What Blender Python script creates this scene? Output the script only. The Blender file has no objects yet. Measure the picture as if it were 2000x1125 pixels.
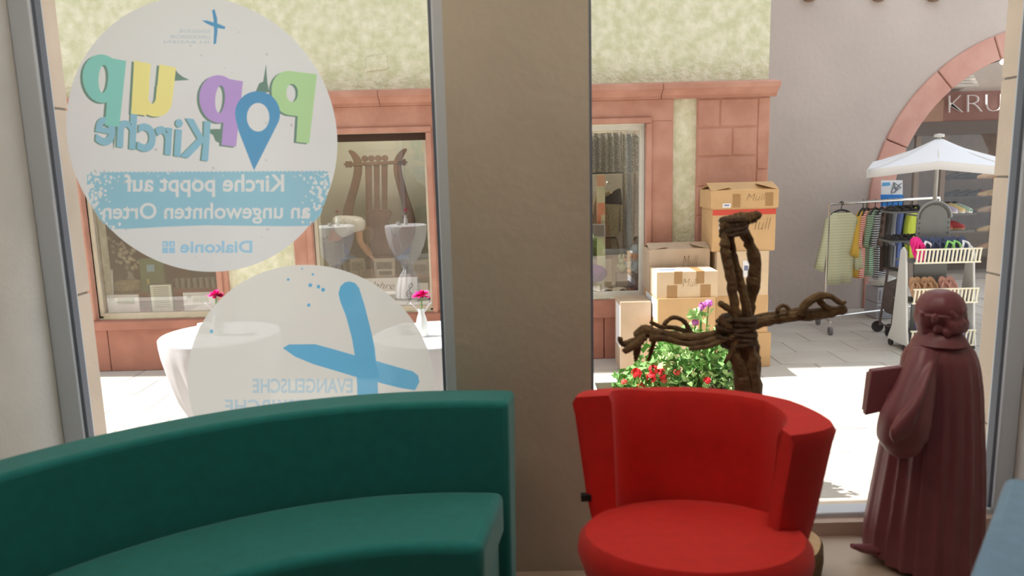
import bpy, bmesh, math, random
from mathutils import Vector, Matrix, Euler
random.seed(7)
R = math.radians
# ------------------------------------------------------------------ camera, sky, sun, exposure
SC = bpy.context.scene
COL = SC.collection
F_PX, PITCH, ROLL, EYE = 1444.0, R(9.5), R(1.45), 1.45
FW = Vector((0, math.cos(PITCH), -math.sin(PITCH)))
_r0 = Vector((1, 0, 0)); _u0 = _r0.cross(FW)
RT = _r0 * math.cos(ROLL) - _u0 * math.sin(ROLL)
UP = _u0 * math.cos(ROLL) + _r0 * math.sin(ROLL)
cd = bpy.data.cameras.new('camera'); cam = bpy.data.objects.new('camera', cd); COL.objects.link(cam)
cd.sensor_width = 36; cd.lens = 36 * F_PX / 2000
m = Matrix((RT, UP, -FW)).transposed().to_4x4(); m.translation = Vector((0, 0, EYE)); cam.matrix_world = m
cd.clip_start = .05
cd.dof.use_dof = True; cd.dof.focus_distance = 5.0; cd.dof.aperture_fstop = 2.5
SC.camera = cam
vs = SC.view_settings
vs.view_transform = 'Standard'; vs.look = 'None'; vs.gamma = 1; vs.use_curve_mapping = False
vs.exposure = 0.78
W = bpy.data.worlds.new('sky'); SC.world = W; W.use_nodes = True
bg = W.node_tree.nodes['Background']; bg.inputs[0].default_value = (.86, .93, 1, 1); bg.inputs[1].default_value = 1.05
sl = bpy.data.lights.new('sun', 'SUN'); sl.energy = 6.6; sl.angle = R(.6); sl.color = (1, .97, .92)
so = bpy.data.objects.new('sun', sl); COL.objects.link(so)
_sd = Vector((math.cos(R(53)) * math.cos(R(3.5)), -math.cos(R(53)) * math.sin(R(3.5)), -math.sin(R(53))))
so.rotation_euler = _sd.to_track_quat('-Z', 'Y').to_euler(); so.location = (-8, 8, 12)
# ------------------------------------------------------------------ helpers
def ray(x, y): return FW + RT * ((x - 1000) / F_PX) - UP * ((y - 562.5) / F_PX)
def P(x, y, Y): d = ray(x, y); return Vector((0, 0, EYE)) + d * (Y / d.y)
def PZ(x, y, z): d = ray(x, y); return Vector((0, 0, EYE)) + d * ((z - EYE) / d.z)
def sx(x, y, Y): return P(x, y, Y).x
def sz(x, y, Y): return P(x, y, Y).z

def srgb(r, g, b):
    f = lambda c: (c / 255 / 12.92) if c <= 10 else ((c / 255 + .055) / 1.055) ** 2.4
    return (f(r), f(g), f(b))
MATS = {}
def mat(name, col, rough=.7, var=0, scale=8, bump=0, bscale=40, metal=0, spec=.4, col2=None, trans=0, emit=0, detail=4, sheen=0):
    if name in MATS: return MATS[name]
    m = bpy.data.materials.new(name); m.use_nodes = True; MATS[name] = m
    nt = m.node_tree; b = nt.nodes['Principled BSDF']
    c = srgb(*col); b.inputs['Base Color'].default_value = (*c, 1)
    b.inputs['Roughness'].default_value = rough; b.inputs['Metallic'].default_value = metal
    b.inputs['Specular IOR Level'].default_value = spec
    if sheen: b.inputs['Sheen Weight'].default_value = sheen
    tc = nt.nodes.new('ShaderNodeTexCoord')
    if var or col2:
        n = nt.nodes.new('ShaderNodeTexNoise'); n.inputs['Scale'].default_value = scale; n.inputs['Detail'].default_value = detail
        nt.links.new(tc.outputs['Object'], n.inputs['Vector'])
        rp = nt.nodes.new('ShaderNodeValToRGB'); rp.color_ramp.elements[0].position = .35; rp.color_ramp.elements[1].position = .68
        if col2: a, d = c, srgb(*col2)
        else: a, d = [x * (1 - var) for x in c], [min(1, x * (1 + var)) for x in c]
        rp.color_ramp.elements[0].color = (*a, 1); rp.color_ramp.elements[1].color = (*d, 1)
        nt.links.new(n.outputs['Fac'], rp.inputs['Fac']); nt.links.new(rp.outputs['Color'], b.inputs['Base Color'])
    if bump:
        n2 = nt.nodes.new('ShaderNodeTexNoise'); n2.inputs['Scale'].default_value = bscale; n2.inputs['Detail'].default_value = 5
        nt.links.new(tc.outputs['Object'], n2.inputs['Vector'])
        bp = nt.nodes.new('ShaderNodeBump'); bp.inputs['Strength'].default_value = bump; bp.inputs['Distance'].default_value = .02
        nt.links.new(n2.outputs['Fac'], bp.inputs['Height']); nt.links.new(bp.outputs['Normal'], b.inputs['Normal'])
    if emit:
        b.inputs['Emission Color'].default_value = (*c, 1); b.inputs['Emission Strength'].default_value = emit
    return m
def stripes(name, ca, cb, freq, axis='Z', duty=.5, rough=.9):
    if name in MATS: return MATS[name]
    m = mat(name, ca, rough); nt = m.node_tree; b = nt.nodes['Principled BSDF']
    tc = nt.nodes.new('ShaderNodeTexCoord'); w = nt.nodes.new('ShaderNodeTexWave'); w.wave_type = 'BANDS'; w.bands_direction = axis
    w.inputs['Scale'].default_value = freq; w.inputs['Distortion'].default_value = .3
    rp = nt.nodes.new('ShaderNodeValToRGB'); rp.color_ramp.interpolation = 'CONSTANT'
    rp.color_ramp.elements[0].color = (*srgb(*ca), 1); rp.color_ramp.elements[1].position = duty; rp.color_ramp.elements[1].color = (*srgb(*cb), 1)
    nt.links.new(tc.outputs['Object'], w.inputs['Vector']); nt.links.new(w.outputs['Fac'], rp.inputs['Fac']); nt.links.new(rp.outputs['Color'], b.inputs['Base Color'])
    return m
def shader_mix(name, build):
    if name in MATS: return MATS[name]
    m = bpy.data.materials.new(name); m.use_nodes = True; MATS[name] = m
    nt = m.node_tree; nt.nodes.clear(); out = nt.nodes.new('ShaderNodeOutputMaterial'); build(nt, out); return m
def glass(name, refl, tint=(1, 1, 1)):
    def bld(nt, out):
        t = nt.nodes.new('ShaderNodeBsdfTransparent'); t.inputs[0].default_value = (*tint, 1)
        g = nt.nodes.new('ShaderNodeBsdfGlossy'); g.inputs['Roughness'].default_value = 0
        mx = nt.nodes.new('ShaderNodeMixShader'); mx.inputs[0].default_value = refl
        nt.links.new(t.outputs[0], mx.inputs[1]); nt.links.new(g.outputs[0], mx.inputs[2]); nt.links.new(mx.outputs[0], out.inputs[0])
    return shader_mix(name, bld)
def film(name, col, clear=0.0, dif=.25, lin=False, holes=None):
    """printed translucent window film: light passes through it diffusely"""
    c = col if lin else srgb(*col)
    def bld(nt, out):
        t = nt.nodes.new('ShaderNodeBsdfTranslucent'); t.inputs[0].default_value = (*c, 1)
        d = nt.nodes.new('ShaderNodeBsdfDiffuse'); d.inputs[0].default_value = (*c, 1)
        mx = nt.nodes.new('ShaderNodeMixShader'); mx.inputs[0].default_value = dif
        nt.links.new(t.outputs[0], mx.inputs[1]); nt.links.new(d.outputs[0], mx.inputs[2]); last = mx
        if clear or holes:
            tr = nt.nodes.new('ShaderNodeBsdfTransparent'); m2 = nt.nodes.new('ShaderNodeMixShader'); m2.inputs[0].default_value = clear
            nt.links.new(mx.outputs[0], m2.inputs[1]); nt.links.new(tr.outputs[0], m2.inputs[2]); last = m2
        nt.links.new(last.outputs[0], out.inputs[0])
    return shader_mix(name, bld)

def link(o, parent=None):
    COL.objects.link(o)
    if parent is not None: o.parent = parent
    return o
def tag(o, label=None, cat=None, group=None, kind=None):
    if label: o['label'] = label
    if cat: o['category'] = cat
    if group: o['group'] = group
    if kind: o['kind'] = kind
    return o
def thing(name, label, cat, loc=(0, 0, 0), group=None, rz=0):
    o = bpy.data.objects.new(name, None); o.empty_display_size = .05; link(o); o.location = loc; o.rotation_euler = (0, 0, rz)
    return tag(o, label, cat, group)
def struct(name, label=None, cat=None):
    o = bpy.data.objects.new(name, None); link(o); tag(o, label, cat, kind='structure'); return o
def base_of(parent):
    v = Vector((0, 0, 0))
    while parent is not None: v += parent.location; parent = parent.parent
    return v
LAST = [None]
class MB:
    def __init__(s): s.v = []; s.f = []
    def add(s, vs, fs):
        o = len(s.v); s.v += [Vector(v) for v in vs]; s.f += [[i + o for i in f] for f in fs]; return s
    def box(s, x0, x1, y0, y1, z0, z1):
        return s.add([(x0, y0, z0), (x1, y0, z0), (x1, y1, z0), (x0, y1, z0), (x0, y0, z1), (x1, y0, z1), (x1, y1, z1), (x0, y1, z1)],
                     [(0, 3, 2, 1), (4, 5, 6, 7), (0, 1, 5, 4), (1, 2, 6, 5), (2, 3, 7, 6), (3, 0, 4, 7)])
    def obox(s, c, size, rot=(0, 0, 0)):
        t = MB().box(-size[0] / 2, size[0] / 2, -size[1] / 2, size[1] / 2, -size[2] / 2, size[2] / 2)
        M = Euler(rot).to_matrix(); return s.add([M @ v + Vector(c) for v in t.v], t.f)
    def hexa(s, a, b):
        """a, b: two quads (4 points each) joined into a block"""
        return s.add(list(a) + list(b), [(3, 2, 1, 0), (4, 5, 6, 7), (0, 1, 5, 4), (1, 2, 6, 5), (2, 3, 7, 6), (3, 0, 4, 7)])
    def tube(s, pts, rad, n=8, sq=1.0):
        pts = [Vector(p) for p in pts]; k = len(pts)
        if not hasattr(rad, '__len__'): rad = [rad] * k
        vs = []; up = Vector((.13, .21, .97))
        for i, p in enumerate(pts):
            d = (pts[min(i + 1, k - 1)] - pts[max(i - 1, 0)]).normalized()
            a = d.cross(up)
            if a.length < .1: a = d.cross(Vector((1, 0, 0)))
            a.normalize(); b = a.cross(d); up = b
            for j in range(n):
                t = 2 * math.pi * j / n; vs.append(p + (a * math.cos(t) + b * math.sin(t) * sq) * rad[i])
        fs = [(i * n + j, i * n + (j + 1) % n, (i + 1) * n + (j + 1) % n, (i + 1) * n + j) for i in range(k - 1) for j in range(n)]
        fs += [list(range(n))[::-1], list(range((k - 1) * n, k * n))]
        return s.add(vs, fs)
    def lathe(s, prof, n=24, c=(0, 0, 0), fn=None, a0=0, a1=2 * math.pi):
        c = Vector(c); full = abs(a1 - a0 - 2 * math.pi) < 1e-6; k = len(prof); vs = []; mcol = n if full else n + 1
        for r, z in prof:
            for j in range(mcol):
                t = a0 + (a1 - a0) * j / n; rr = fn(t, r, z) if fn else r
                vs.append(c + Vector((rr * math.cos(t), rr * math.sin(t), z)))
        fs = [(i * mcol + j, i * mcol + (j + 1) % mcol, (i + 1) * mcol + (j + 1) % mcol, (i + 1) * mcol + j) for i in range(k - 1) for j in range(n)]
        return s.add(vs, fs)
    def ball(s, c, r, n=12, k=8):
        r = Vector(r) if hasattr(r, '__len__') else Vector((r, r, r)); t = MB()
        t.lathe([(math.sin(math.pi * i / k), -math.cos(math.pi * i / k)) for i in range(k + 1)], n)
        return s.add([Vector((v.x * r.x, v.y * r.y, v.z * r.z)) + Vector(c) for v in t.v], t.f)
    def slab(s, poly, d):
        """poly: 3-D outline, d: thickness vector"""
        d = Vector(d); n = len(poly); poly = [Vector(p) for p in poly]
        return s.add(poly + [p + d for p in poly], [list(range(n))[::-1], list(range(n, 2 * n))] + [(i, (i + 1) % n, (i + 1) % n + n, i + n) for i in range(n)])
    def mesh(s, name, off=Vector((0, 0, 0)), smooth=False, fix=True):
        me = bpy.data.meshes.new(name); me.from_pydata([tuple(v - off) for v in s.v], [], s.f)
        if fix:
            b = bmesh.new(); b.from_mesh(me); bmesh.ops.remove_doubles(b, verts=b.verts, dist=1e-6)
            bmesh.ops.recalc_face_normals(b, faces=b.faces); b.to_mesh(me); b.free()
        if smooth: me.shade_smooth()
        me.update(); return me
    def build(s, name, material, parent=None, smooth=False, bevel=0, seg=2, sub=0, origin=None, fix=True):
        off = base_of(parent) if parent is not None else (Vector(origin) if origin else Vector((0, 0, 0)))
        me = s.mesh(name, off, smooth, fix); me.materials.append(material)
        o = link(bpy.data.objects.new(name, me), parent)
        if parent is None: o.location = off
        LAST[0] = o
        if bevel:
            b = o.modifiers.new('bevel', 'BEVEL'); b.width = bevel; b.segments = seg; b.limit_method = 'ANGLE'; b.angle_limit = R(40)
            me.shade_smooth()
        if sub: d = o.modifiers.new('sub', 'SUBSURF'); d.levels = d.render_levels = sub
        if smooth and not sub or bevel: sharp(me)
        return o
def sharp(me, ang=35):
    try: me.set_sharp_from_angle(angle=R(ang))
    except Exception: pass
def copy_tree(o, parent=None):
    c = o.copy(); COL.objects.link(c); c.parent = parent
    for ch in list(o.children): copy_tree(ch, c)
    return c
def smooth_path(pts, n=4):
    pts = [Vector(p) for p in pts]; out = []
    for i in range(len(pts) - 1):
        a = pts[max(i - 1, 0)]; b = pts[i]; c = pts[i + 1]; d = pts[min(i + 2, len(pts) - 1)]
        for k in range(n):
            t = k / n; out.append(.5 * ((2 * b) + (c - a) * t + (2 * a - 5 * b + 4 * c - d) * t * t + (3 * b - a - 3 * c + d) * t ** 3))
    out.append(pts[-1]); return out
def lerp_list(v, n=4):
    out = []
    for i in range(len(v) - 1):
        for k in range(n): out.append(v[i] + (v[i + 1] - v[i]) * k / n)
    return out + [v[-1]]
def text_geo(txt, bold=0.0, shear=0.0, space=1.0):
    """flat lettering -> (verts2d, faces) in a unit box 0..1"""
    cu = bpy.data.curves.new('t', 'FONT'); cu.body = txt; cu.size = 1; cu.offset = bold; cu.shear = shear; cu.space_character = space
    cu.resolution_u = 3; cu.fill_mode = 'FRONT'
    o = bpy.data.objects.new('t', cu); COL.objects.link(o); dg = bpy.context.evaluated_depsgraph_get(); dg.update()
    me = bpy.data.meshes.new_from_object(o.evaluated_get(dg)); bpy.data.objects.remove(o); bpy.data.curves.remove(cu)
    v = [(p.co.x, p.co.y) for p in me.vertices]; f = [list(p.vertices) for p in me.polygons]; bpy.data.meshes.remove(me)
    x0 = min(p[0] for p in v); x1 = max(p[0] for p in v); y0 = min(p[1] for p in v); y1 = max(p[1] for p in v)
    return [((p[0] - x0) / (x1 - x0), (p[1] - y0) / (y1 - y0)) for p in v], f
def text_on(name, txt, quad, material, parent, thick=0, **kw):
    """quad: lower-left, lower-right, upper-right, upper-left corner of the line of text, as it reads"""
    v, f = text_geo(txt, **kw); a, b, c, d = [Vector(q) for q in quad]
    pt = [(a + (b - a) * u) * (1 - w) + (d + (c - d) * u) * w for u, w in v]
    B = MB().add(pt, f)
    if thick:
        nrm = (b - a).cross(d - a).normalized() * thick
        B.add([p + nrm for p in pt], f)
        ed = {}
        for q in f:
            for i in range(len(q)):
                e = (q[i], q[(i + 1) % len(q)])
                if (e[1], e[0]) in ed: del ed[(e[1], e[0])]
                else: ed[e] = 1
        k = len(pt)
        for e in ed: B.f.append([e[0], e[1], e[1] + k, e[0] + k])
    return B.build(name, material, parent, fix=bool(thick))
def rect_px(x0, y0, x1, y1, Y):
    return [P(x0, y1, Y), P(x1, y1, Y), P(x1, y0, Y), P(x0, y0, Y)]
def rect_w(x0, x1, z0, z1, Y): return [(x0, Y, z0), (x1, Y, z0), (x1, Y, z1), (x0, Y, z1)]

# ------------------------------------------------------------------ materials
M_white = mat('white_paint', (222, 220, 214), .6, var=.04, scale=3)
M_wall = mat('wall_plaster', (214, 212, 208), .85, var=.05, scale=4, bump=.1, bscale=60)
M_pillar = mat('pillar_plaster', (186, 176, 160), .85, var=.06, scale=2.5, bump=.12, bscale=30)
M_frame = mat('window_frame_paint', (205, 212, 222), .35)
M_floor = mat('floor_stone', (188, 172, 156), .45, var=.1, scale=3)
M_stucco = mat('yellow_green_stucco', (210, 212, 180), .95, scale=11, col2=(236, 235, 215), bump=1.0, bscale=24, detail=10)
M_sand = mat('red_sandstone', (184, 134, 117), .9, scale=5, col2=(200, 152, 135), bump=.25, bscale=25, detail=6)
M_sand2 = mat('dark_red_sandstone', (168, 116, 100), .9, var=.1, scale=5, bump=.25, bscale=25)
M_beige = mat('beige_sandstone', (214, 198, 182), .9, var=.06, scale=4, bump=.15, bscale=30)
M_gray = mat('grey_mauve_plaster', (192, 180, 174), .95, var=.05, scale=1.2, bump=.25, bscale=14)
M_pave = mat('pale_paving', (190, 185, 177), .9, var=.06, scale=2, bump=.1, bscale=30)
M_joint = mat('paving_joint', (164, 158, 150), .95, var=.1)
M_glass = glass('shop_window_glass', .02)
M_mirrorglass = glass('facade_window_glass', .16, (.98, .98, .97))
M_shopglass = glass('storefront_glass', .035, (.95, .95, .95))
M_cream = mat('cream_frame_paint', (226, 216, 196), .6, var=.05)
M_whiteframe = mat('chalky_white_frame', (226, 226, 218), .6, var=.05, scale=12)
M_chrome = mat('chrome', (225, 225, 225), .18, metal=1)
M_dark = mat('dark_plastic', (42, 42, 44), .5)
M_black = mat('black_fabric', (30, 30, 33), .85)

ST = -.48          # street level
YF = 7.2           # front plane of the house across the street
# ------------------------------------------------------------------ our shop: room shell and windows
XL, XR, YW = -1.73, 1.93, 2.72
def shell(name, mat_, *boxes):
    B = MB()
    for b in boxes: B.box(*b)
    o = B.build(name, mat_); return tag(o, kind='structure')
shell('floor', M_floor, (XL, XR, -3.2, 2.70, -.12, 0))
shell('ceiling', M_white, (XL - .12, XR + .12, -3.32, 2.71, 2.75, 2.95))
shell('wall_left', M_wall, (XL - .12, XL, -3.2, 2.72, 0, 2.75))
shell('wall_right', M_wall, (XR, XR + .12, -3.2, 2.78, 0, 2.75))
shell('wall_back', M_wall, (XL - .12, XR + .12, -3.32, -3.2, 0, 2.75))
shell('wall_pillar', M_pillar, (-.2, .265, 2.46, 2.96, 0, 2.75))
shell('wall_base', M_beige, (XL, XR, 2.70, 2.98, ST, .0))
shell('trim_1', mat('sill_stone', (196, 172, 158), .6, var=.08), (.265, XR, 2.66, 2.70, 0, .055), (XL, -.2, 2.66, 2.70, 0, .055))
shell('trim_2', M_beige, (XL, XR, 2.66, 2.98, 2.42, 2.75))
shell('wall_house_front', mat('house_render', (196, 182, 160), .9, var=.05, scale=2), (-8, 8, 2.72, 3.09, 2.76, 6.6), (-8, -2.2, 2.72, 2.97, ST, 2.95), (2.45, 8, 2.72, 2.97, ST, 2.95))  # unseen upper storey juts out, shaped to keep sun off the right pier
def stone_pier(name, x0, x1, joints):
    s = struct(name); B = MB().box(x0 + .01, x1 - .01, 2.79, 2.975, ST, 2.95).build('pier_core', M_joint, s)
    for a, b in zip(joints[:-1], joints[1:]):
        MB().box(x0, x1, 2.78, 2.98, a + .004, b - .004).build('stone_block', M_beige, s, bevel=.004)
stone_pier('wall_pier_right', 1.935, 2.45, [ST, -.1, .35, sz(1925, 532, 2.98), sz(1940, 345, 2.98), sz(1960, 155, 2.98), 2.3, 2.75])
stone_pier('wall_pier_left', -2.2, -1.72, [ST, .1, sz(150, 570, 2.98), sz(105, 215, 2.98), 2.25, 2.75])
def shop_window(name, x0, x1, lw, rw):
    w = struct(name)
    z0, z1 = .0, 2.42; y0, y1 = 2.70, 2.78
    MB().box(x0, x0 + lw, y0, y1, z0, z1).build('frame_jamb', M_frame, w, bevel=.006)
    MB().box(x1 - rw, x1, y0, y1, z0, z1).build('frame_jamb', M_frame, w, bevel=.006)
    MB().box(x0 + lw, x1 - rw, y0, y1, z0, .075).build('frame_rail', M_frame, w, bevel=.006)
    MB().box(x0 + lw, x1 - rw, y0, y1, z1 - .07, z1).build('frame_rail', M_frame, w, bevel=.006)
    for a in (x0 + lw, x1 - rw - .012):
        MB().box(a, a + .012, y0 + .015, y1 - .03, .075, z1 - .07).build('glazing_bead', mat('dark_gasket', (110, 118, 132), .5), w)
    MB().box(x0 + lw, x1 - rw, 2.735, 2.741, .075, z1 - .07).build('pane', M_glass, w)
shop_window('window_1', XL, -.195, .078, .064)
shop_window('window_2', .262, XR, .028, .072)
# unseen fill lamps, added above the seats to brighten the room
for x, y, wh in ((-.75, 1.75, 'above the teal sofa'), (.85, 1.75, 'above the red chair')):
    l = thing('fill_lamp', 'added square white fill lamp ' + wh, 'lamp', (x, y, 2.72), 'added fill lamps of the shop')
    MB().box(x - .3, x + .3, y - .3, y + .3, 2.70, 2.75).build('fill_lamp_housing', M_white, l)
    MB().box(x - .27, x + .27, y - .27, y + .27, 2.692, 2.70).build('diffuser', mat('fill_lamp_diffuser', (255, 240, 220), .5, emit=7), l)

# ------------------------------------------------------------------ the street
gr = struct('floor_street')
MB().box(-9, 12, 2.98, 14, ST - .2, ST - .005).build('joint_bed', M_joint, gr)
sm = None; k = 0
pw, pd = .62, .43
for j in range(15):
    for i in range(18):
        x = -4.6 + i * pw + (pw / 2 if j % 2 else 0); y = 3.55 + j * pd
        if sm is None:
            o = MB().box(-pw / 2 + .006, pw / 2 - .006, -pd / 2 + .006, pd / 2 - .006, -.04, 0).build('paving_slab', M_pave, gr, bevel=.004, seg=1); sm = o
            o.location = (x, y, ST)
        else:
            o = sm.copy(); link(o, gr); o.location = (x, y, ST - random.random() * .003)
MB().box(-9, 12, 2.98, 3.33, ST - .05, ST).build('kerb', M_pave, gr)
MB().box(-9, 12, 9.79, 14, ST - .05, ST - .001).build('far_paving', M_pave, gr)

# ------------------------------------------------------------------ the house across the street
XC = sx(1498, 260, YF)      # right corner of the house
zc0, zc1 = 2.02, 2.15       # cornice
WIN = [ # x0,x1,z0,z1 of the openings
    (sx(180, 500, YF), sx(428, 545, YF), .06, 1.77),
    (sx(612, 440, YF), sx(840, 440, YF), .06, 1.77),
    (sx(950, 420, YF), sx(1259, 420, YF), .14, 1.80)]
XB0 = -8.5
wf = struct('wall_facade')
B = MB().box(XB0, XC, YF, YF + .3, zc1, 7.6)
xs = [XB0] + [v for w in WIN for v in w[:2]] + [XC]
for i in range(0, len(xs), 2): B.box(xs[i], xs[i + 1], YF, YF + .3, ST, zc1)
for w in WIN: B.box(w[0], w[1], YF, YF + .3, ST, w[2] - .02); B.box(w[0], w[1], YF, YF + .3, w[3], zc1)
B.build('stucco_wall', M_stucco, wf)
MB().box(XC - .3, XC, YF + .3, 12.5, ST, 7.6).build('side_wall', M_gray, wf)
MB().box(XB0, XC + .2, YF - .2, 12.6, 7.6, 7.8).build('roof_slab', M_sand2, wf)
# cornice: stepped moulding
cn = struct('trim_cornice')
prof = [(0, zc0), (-.05, zc0), (-.05, zc0 + .03), (-.09, zc0 + .055), (-.13, zc0 + .08), (-.15, zc0 + .08), (-.15, zc1), (0, zc1 + .03)]
segs = [XB0, -4.1, -2.5, -1.2, .4, 1.45, XC + .07]
for a, b in zip(segs[:-1], segs[1:]):
    MB().slab([(a + .002, YF + p[0], p[1]) for p in prof], (b - a - .004, 0, 0)).build('cornice_stone', M_sand, cn, bevel=.004, seg=1)
# plinth of dark sandstone
pl = struct('trim_plinth')
pj = [XB0, -5.2, -4.0, -2.6, -1.3, -.1, .9, 1.75, XC]
for a, b in zip(pj[:-1], pj[1:]):
    MB().box(a + .003, b - .003, YF - .07, YF + .02, ST, -.05).build('plinth_stone', M_sand2, pl, bevel=.006, seg=1)
# sandstone window surrounds
for n, (x0, x1, z0, z1) in enumerate(WIN):
    t = struct('trim_surround'); jl = [.30, .19, .24][n]; jr = [.10, .22, .26][n]
    for a, b, e in ((x0 - jl, x0, 1), (x1, x1 + jr, -1)):
        MB().box(a, b, YF - .05, YF + .05, -.05, z1 + .02).build('jamb_stone', M_sand, t, bevel=.006, seg=1)
        i0 = b - .055 if e == 1 else a
        MB().box(i0, i0 + .055, YF - .075, YF - .05, .0, z1).build('jamb_moulding', M_sand, t, bevel=.008, seg=1)
    MB().box(x0 - jl, x1 + jr, YF - .05, YF + .05, z1 + .02, zc0).build('lintel_stone', M_sand, t, bevel=.006, seg=1)
    MB().box(x0 - .055, x1 + .055, YF - .075, YF - .05, z1, z1 + .055).build('lintel_moulding', M_sand, t, bevel=.008, seg=1)
    MB().box(x0 - jl - .02, x1 + jr + .02, YF - .11, YF + .05, -.06, z0 - .03).build('sill_stone', M_sand2 if n else M_sand2, t, bevel=.008, seg=1)
# block pilaster at the right corner
pil = struct('trim_pilaster'); x0 = sx(1359, 300, YF); x1 = sx(1475, 300, YF)
zz = [zc0 - .005] + [sz(1430, y, YF) for y in (248, 305, 363, 419, 476, 533, 590, 648)] + [-.05]
for i in range(len(zz) - 1):
    b = [1402, 1427, None, 1390, 1440, None, 1410, None, 1430][i]
    cuts = [x0, sx(b, 300, YF), x1] if b else [x0, x1]
    for a, c in zip(cuts[:-1], cuts[1:]):
        MB().box(a + .004, c - .004, YF - .055, YF + .02, zz[i + 1] + .006, zz[i] - .006).build('pilaster_block', M_sand, pil, bevel=.012)
for a, c in ((zc0 - .005, sz(1490, 330, YF)), (sz(1490, 330, YF), .6), (.6, -.05)):
    MB().box(x1 + .004, XC + .005, YF - .055, YF + .02, c + .004, a - .004).build('corner_strip', M_sand, pil, bevel=.008)
MB().box(x0, XC, YF - .046, YF + .02, -.05, zc0 - .002).build('mortar_bed', M_sand, pil)
# patch in the stucco
MB().slab([P(715, 112, YF), P(755, 106, YF), P(757, 135, YF), P(717, 140, YF)], (0, -.012, 0)).build('stucco_patch', M_stucco, wf, bevel=.005)

# facade windows: frame, pane and the display room behind
def facade_window(n, frame_mat, back_mat, fw, depth, floor_mat, gl=M_mirrorglass, side_mat=None):
    x0, x1, z0, z1 = WIN[n]; w = struct('window_%d' % (n + 3)); ya, yb = YF + .02, YF + .08
    MB().box(x0, x0 + fw, ya, yb, z0, z1).build('frame_jamb', frame_mat, w)
    MB().box(x1 - fw, x1, ya, yb, z0, z1).build('frame_jamb', frame_mat, w)
    MB().box(x0 + fw, x1 - fw, ya, yb, z1 - fw * 1.2, z1).build('frame_rail', frame_mat, w)
    MB().box(x0 + fw, x1 - fw, ya, yb, z0 - .02, z0 + fw * .8).build('frame_rail', frame_mat, w)
    MB().box(x0 + fw, x1 - fw, YF + .05, YF + .056, z0 + fw * .8, z1 - fw * 1.2).build('pane', gl, w)
    yd = YF + depth
    shell('wall_display_back', back_mat, (x0 - .25, x1 + .25, yd, yd + .05, ST, 2.3))
    shell('wall_display_left', side_mat or back_mat, (x0 - .3, x0 - .25, YF + .3, yd, ST, 2.3))
    shell('wall_display_right', side_mat or back_mat, (x1 + .25, x1 + .3, YF + .3, yd, ST, 2.3))
    shell('ceiling_display', M_white, (x0 - .25, x1 + .25, YF + .3, yd, 2.3, 2.35))
    shell('floor_display', floor_mat, (x0 - .25, x1 + .25, YF + .3, yd, z0 - .1, z0 - .01), (x0, x1, YF + .08, YF + .3, z0 - .1, z0 - .01))
    # fill strip added under the ceiling to brighten the dark display
    l = thing('fill_strip', ['added fill strip at the top of the card shop display', 'added fill strip at the top of the lyre display', 'added fill strip at the top of the clothes display'][n], 'lamp', ((x0 + x1) / 2, YF + .35, 2.2))
    MB().box(x0 + .1, x1 - .1, YF + .33, YF + .37, 2.26, 2.3).build('fill_strip_body', M_white, l)
    MB().box(x0 + .12, x1 - .12, YF + .335, YF + .365, 2.25, 2.26).build('fill_strip_tube', mat('fill_strip_glow%d' % n, (255, 248, 236), .5, emit=[16, 50, 60][n]), l)
facade_window(0, M_cream, mat('dark_red_backdrop', (112, 48, 48), .9, var=.15), .03, 1.0, mat('red_display_cloth', (170, 70, 72), .9, var=.1))
facade_window(1, M_cream, mat('olive_grey_backdrop', (206, 204, 190), .95, var=.04, scale=2), .03, 1.25, mat('grey_display_floor', (150, 142, 128), .9, var=.1))
facade_window(2, M_whiteframe, mat('taupe_backdrop', (172, 164, 150), .95, var=.1), .045, .95, mat('white_display_cloth', (220, 210, 200), .9, var=.06))
x0, x1, z0, z1 = WIN[1]
MB().box(x0 + .03, x1 - .01, YF + .0, YF + .02, z1 - .07, z1 + .0).build('lintel_shade', mat('painted_lintel_shade', (70, 52, 44), .8), bpy.data.objects['window_4'])  # dark strip painted in for the shade under the lintel

# ------------------------------------------------------------------ grey wall with the arch
YG = 9.3
cx, cz = 0, 0
c_ = P(2040, 400, YG); rr_ = (P(2040, 400, YG) - P(1699, 406, YG)).length; ARX, ARZ = c_.x - .03, c_.z
RO, RI = rr_, rr_ - .29
wg = struct('wall_courtyard')
B = MB(); NA = 28
# front with a round-headed opening: left field, right field, spandrels
xl, xr, zt = XC - .1, ARX + RO + 2.5, 5.2
def arch_pt(t, r): return (ARX + r * math.cos(t), ARZ + r * math.sin(t))
def wall_face(y):
    v = []; f = []
    def q(a, b, c, d): o = len(v); v.extend([(p[0], y, p[1]) for p in (a, b, c, d)]); f.append([o, o + 1, o + 2, o + 3])
    RM = RO - .02
    q((xl, ST), (ARX - RM, ST), (ARX - RM, ARZ), (xl, ARZ)); q((ARX + RM, ST), (xr, ST), (xr, ARZ), (ARX + RM, ARZ))
    q((xl, ARZ), (ARX - RM, ARZ), (ARX - RM, zt), (xl, zt)); q((ARX + RM, ARZ), (xr, ARZ), (xr, zt), (ARX + RM, zt))
    for i in range(NA):
        a, b = math.pi * i / NA, math.pi * (i + 1) / NA; p, s_ = arch_pt(a, RM), arch_pt(b, RM)
        q(p, (p[0], zt), (s_[0], zt), s_)
    return v, f
v, f = wall_face(YG); B.add(v, f); v, f = wall_face(YG + .45); B.add(v, f)
RM = RO - .02
for i in range(NA):
    a, b = arch_pt(math.pi * i / NA, RM), arch_pt(math.pi * (i + 1) / NA, RM)
    B.add([(a[0], YG, a[1]), (b[0], YG, b[1]), (b[0], YG + .45, b[1]), (a[0], YG + .45, a[1])], [(0, 1, 2, 3)])
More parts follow.
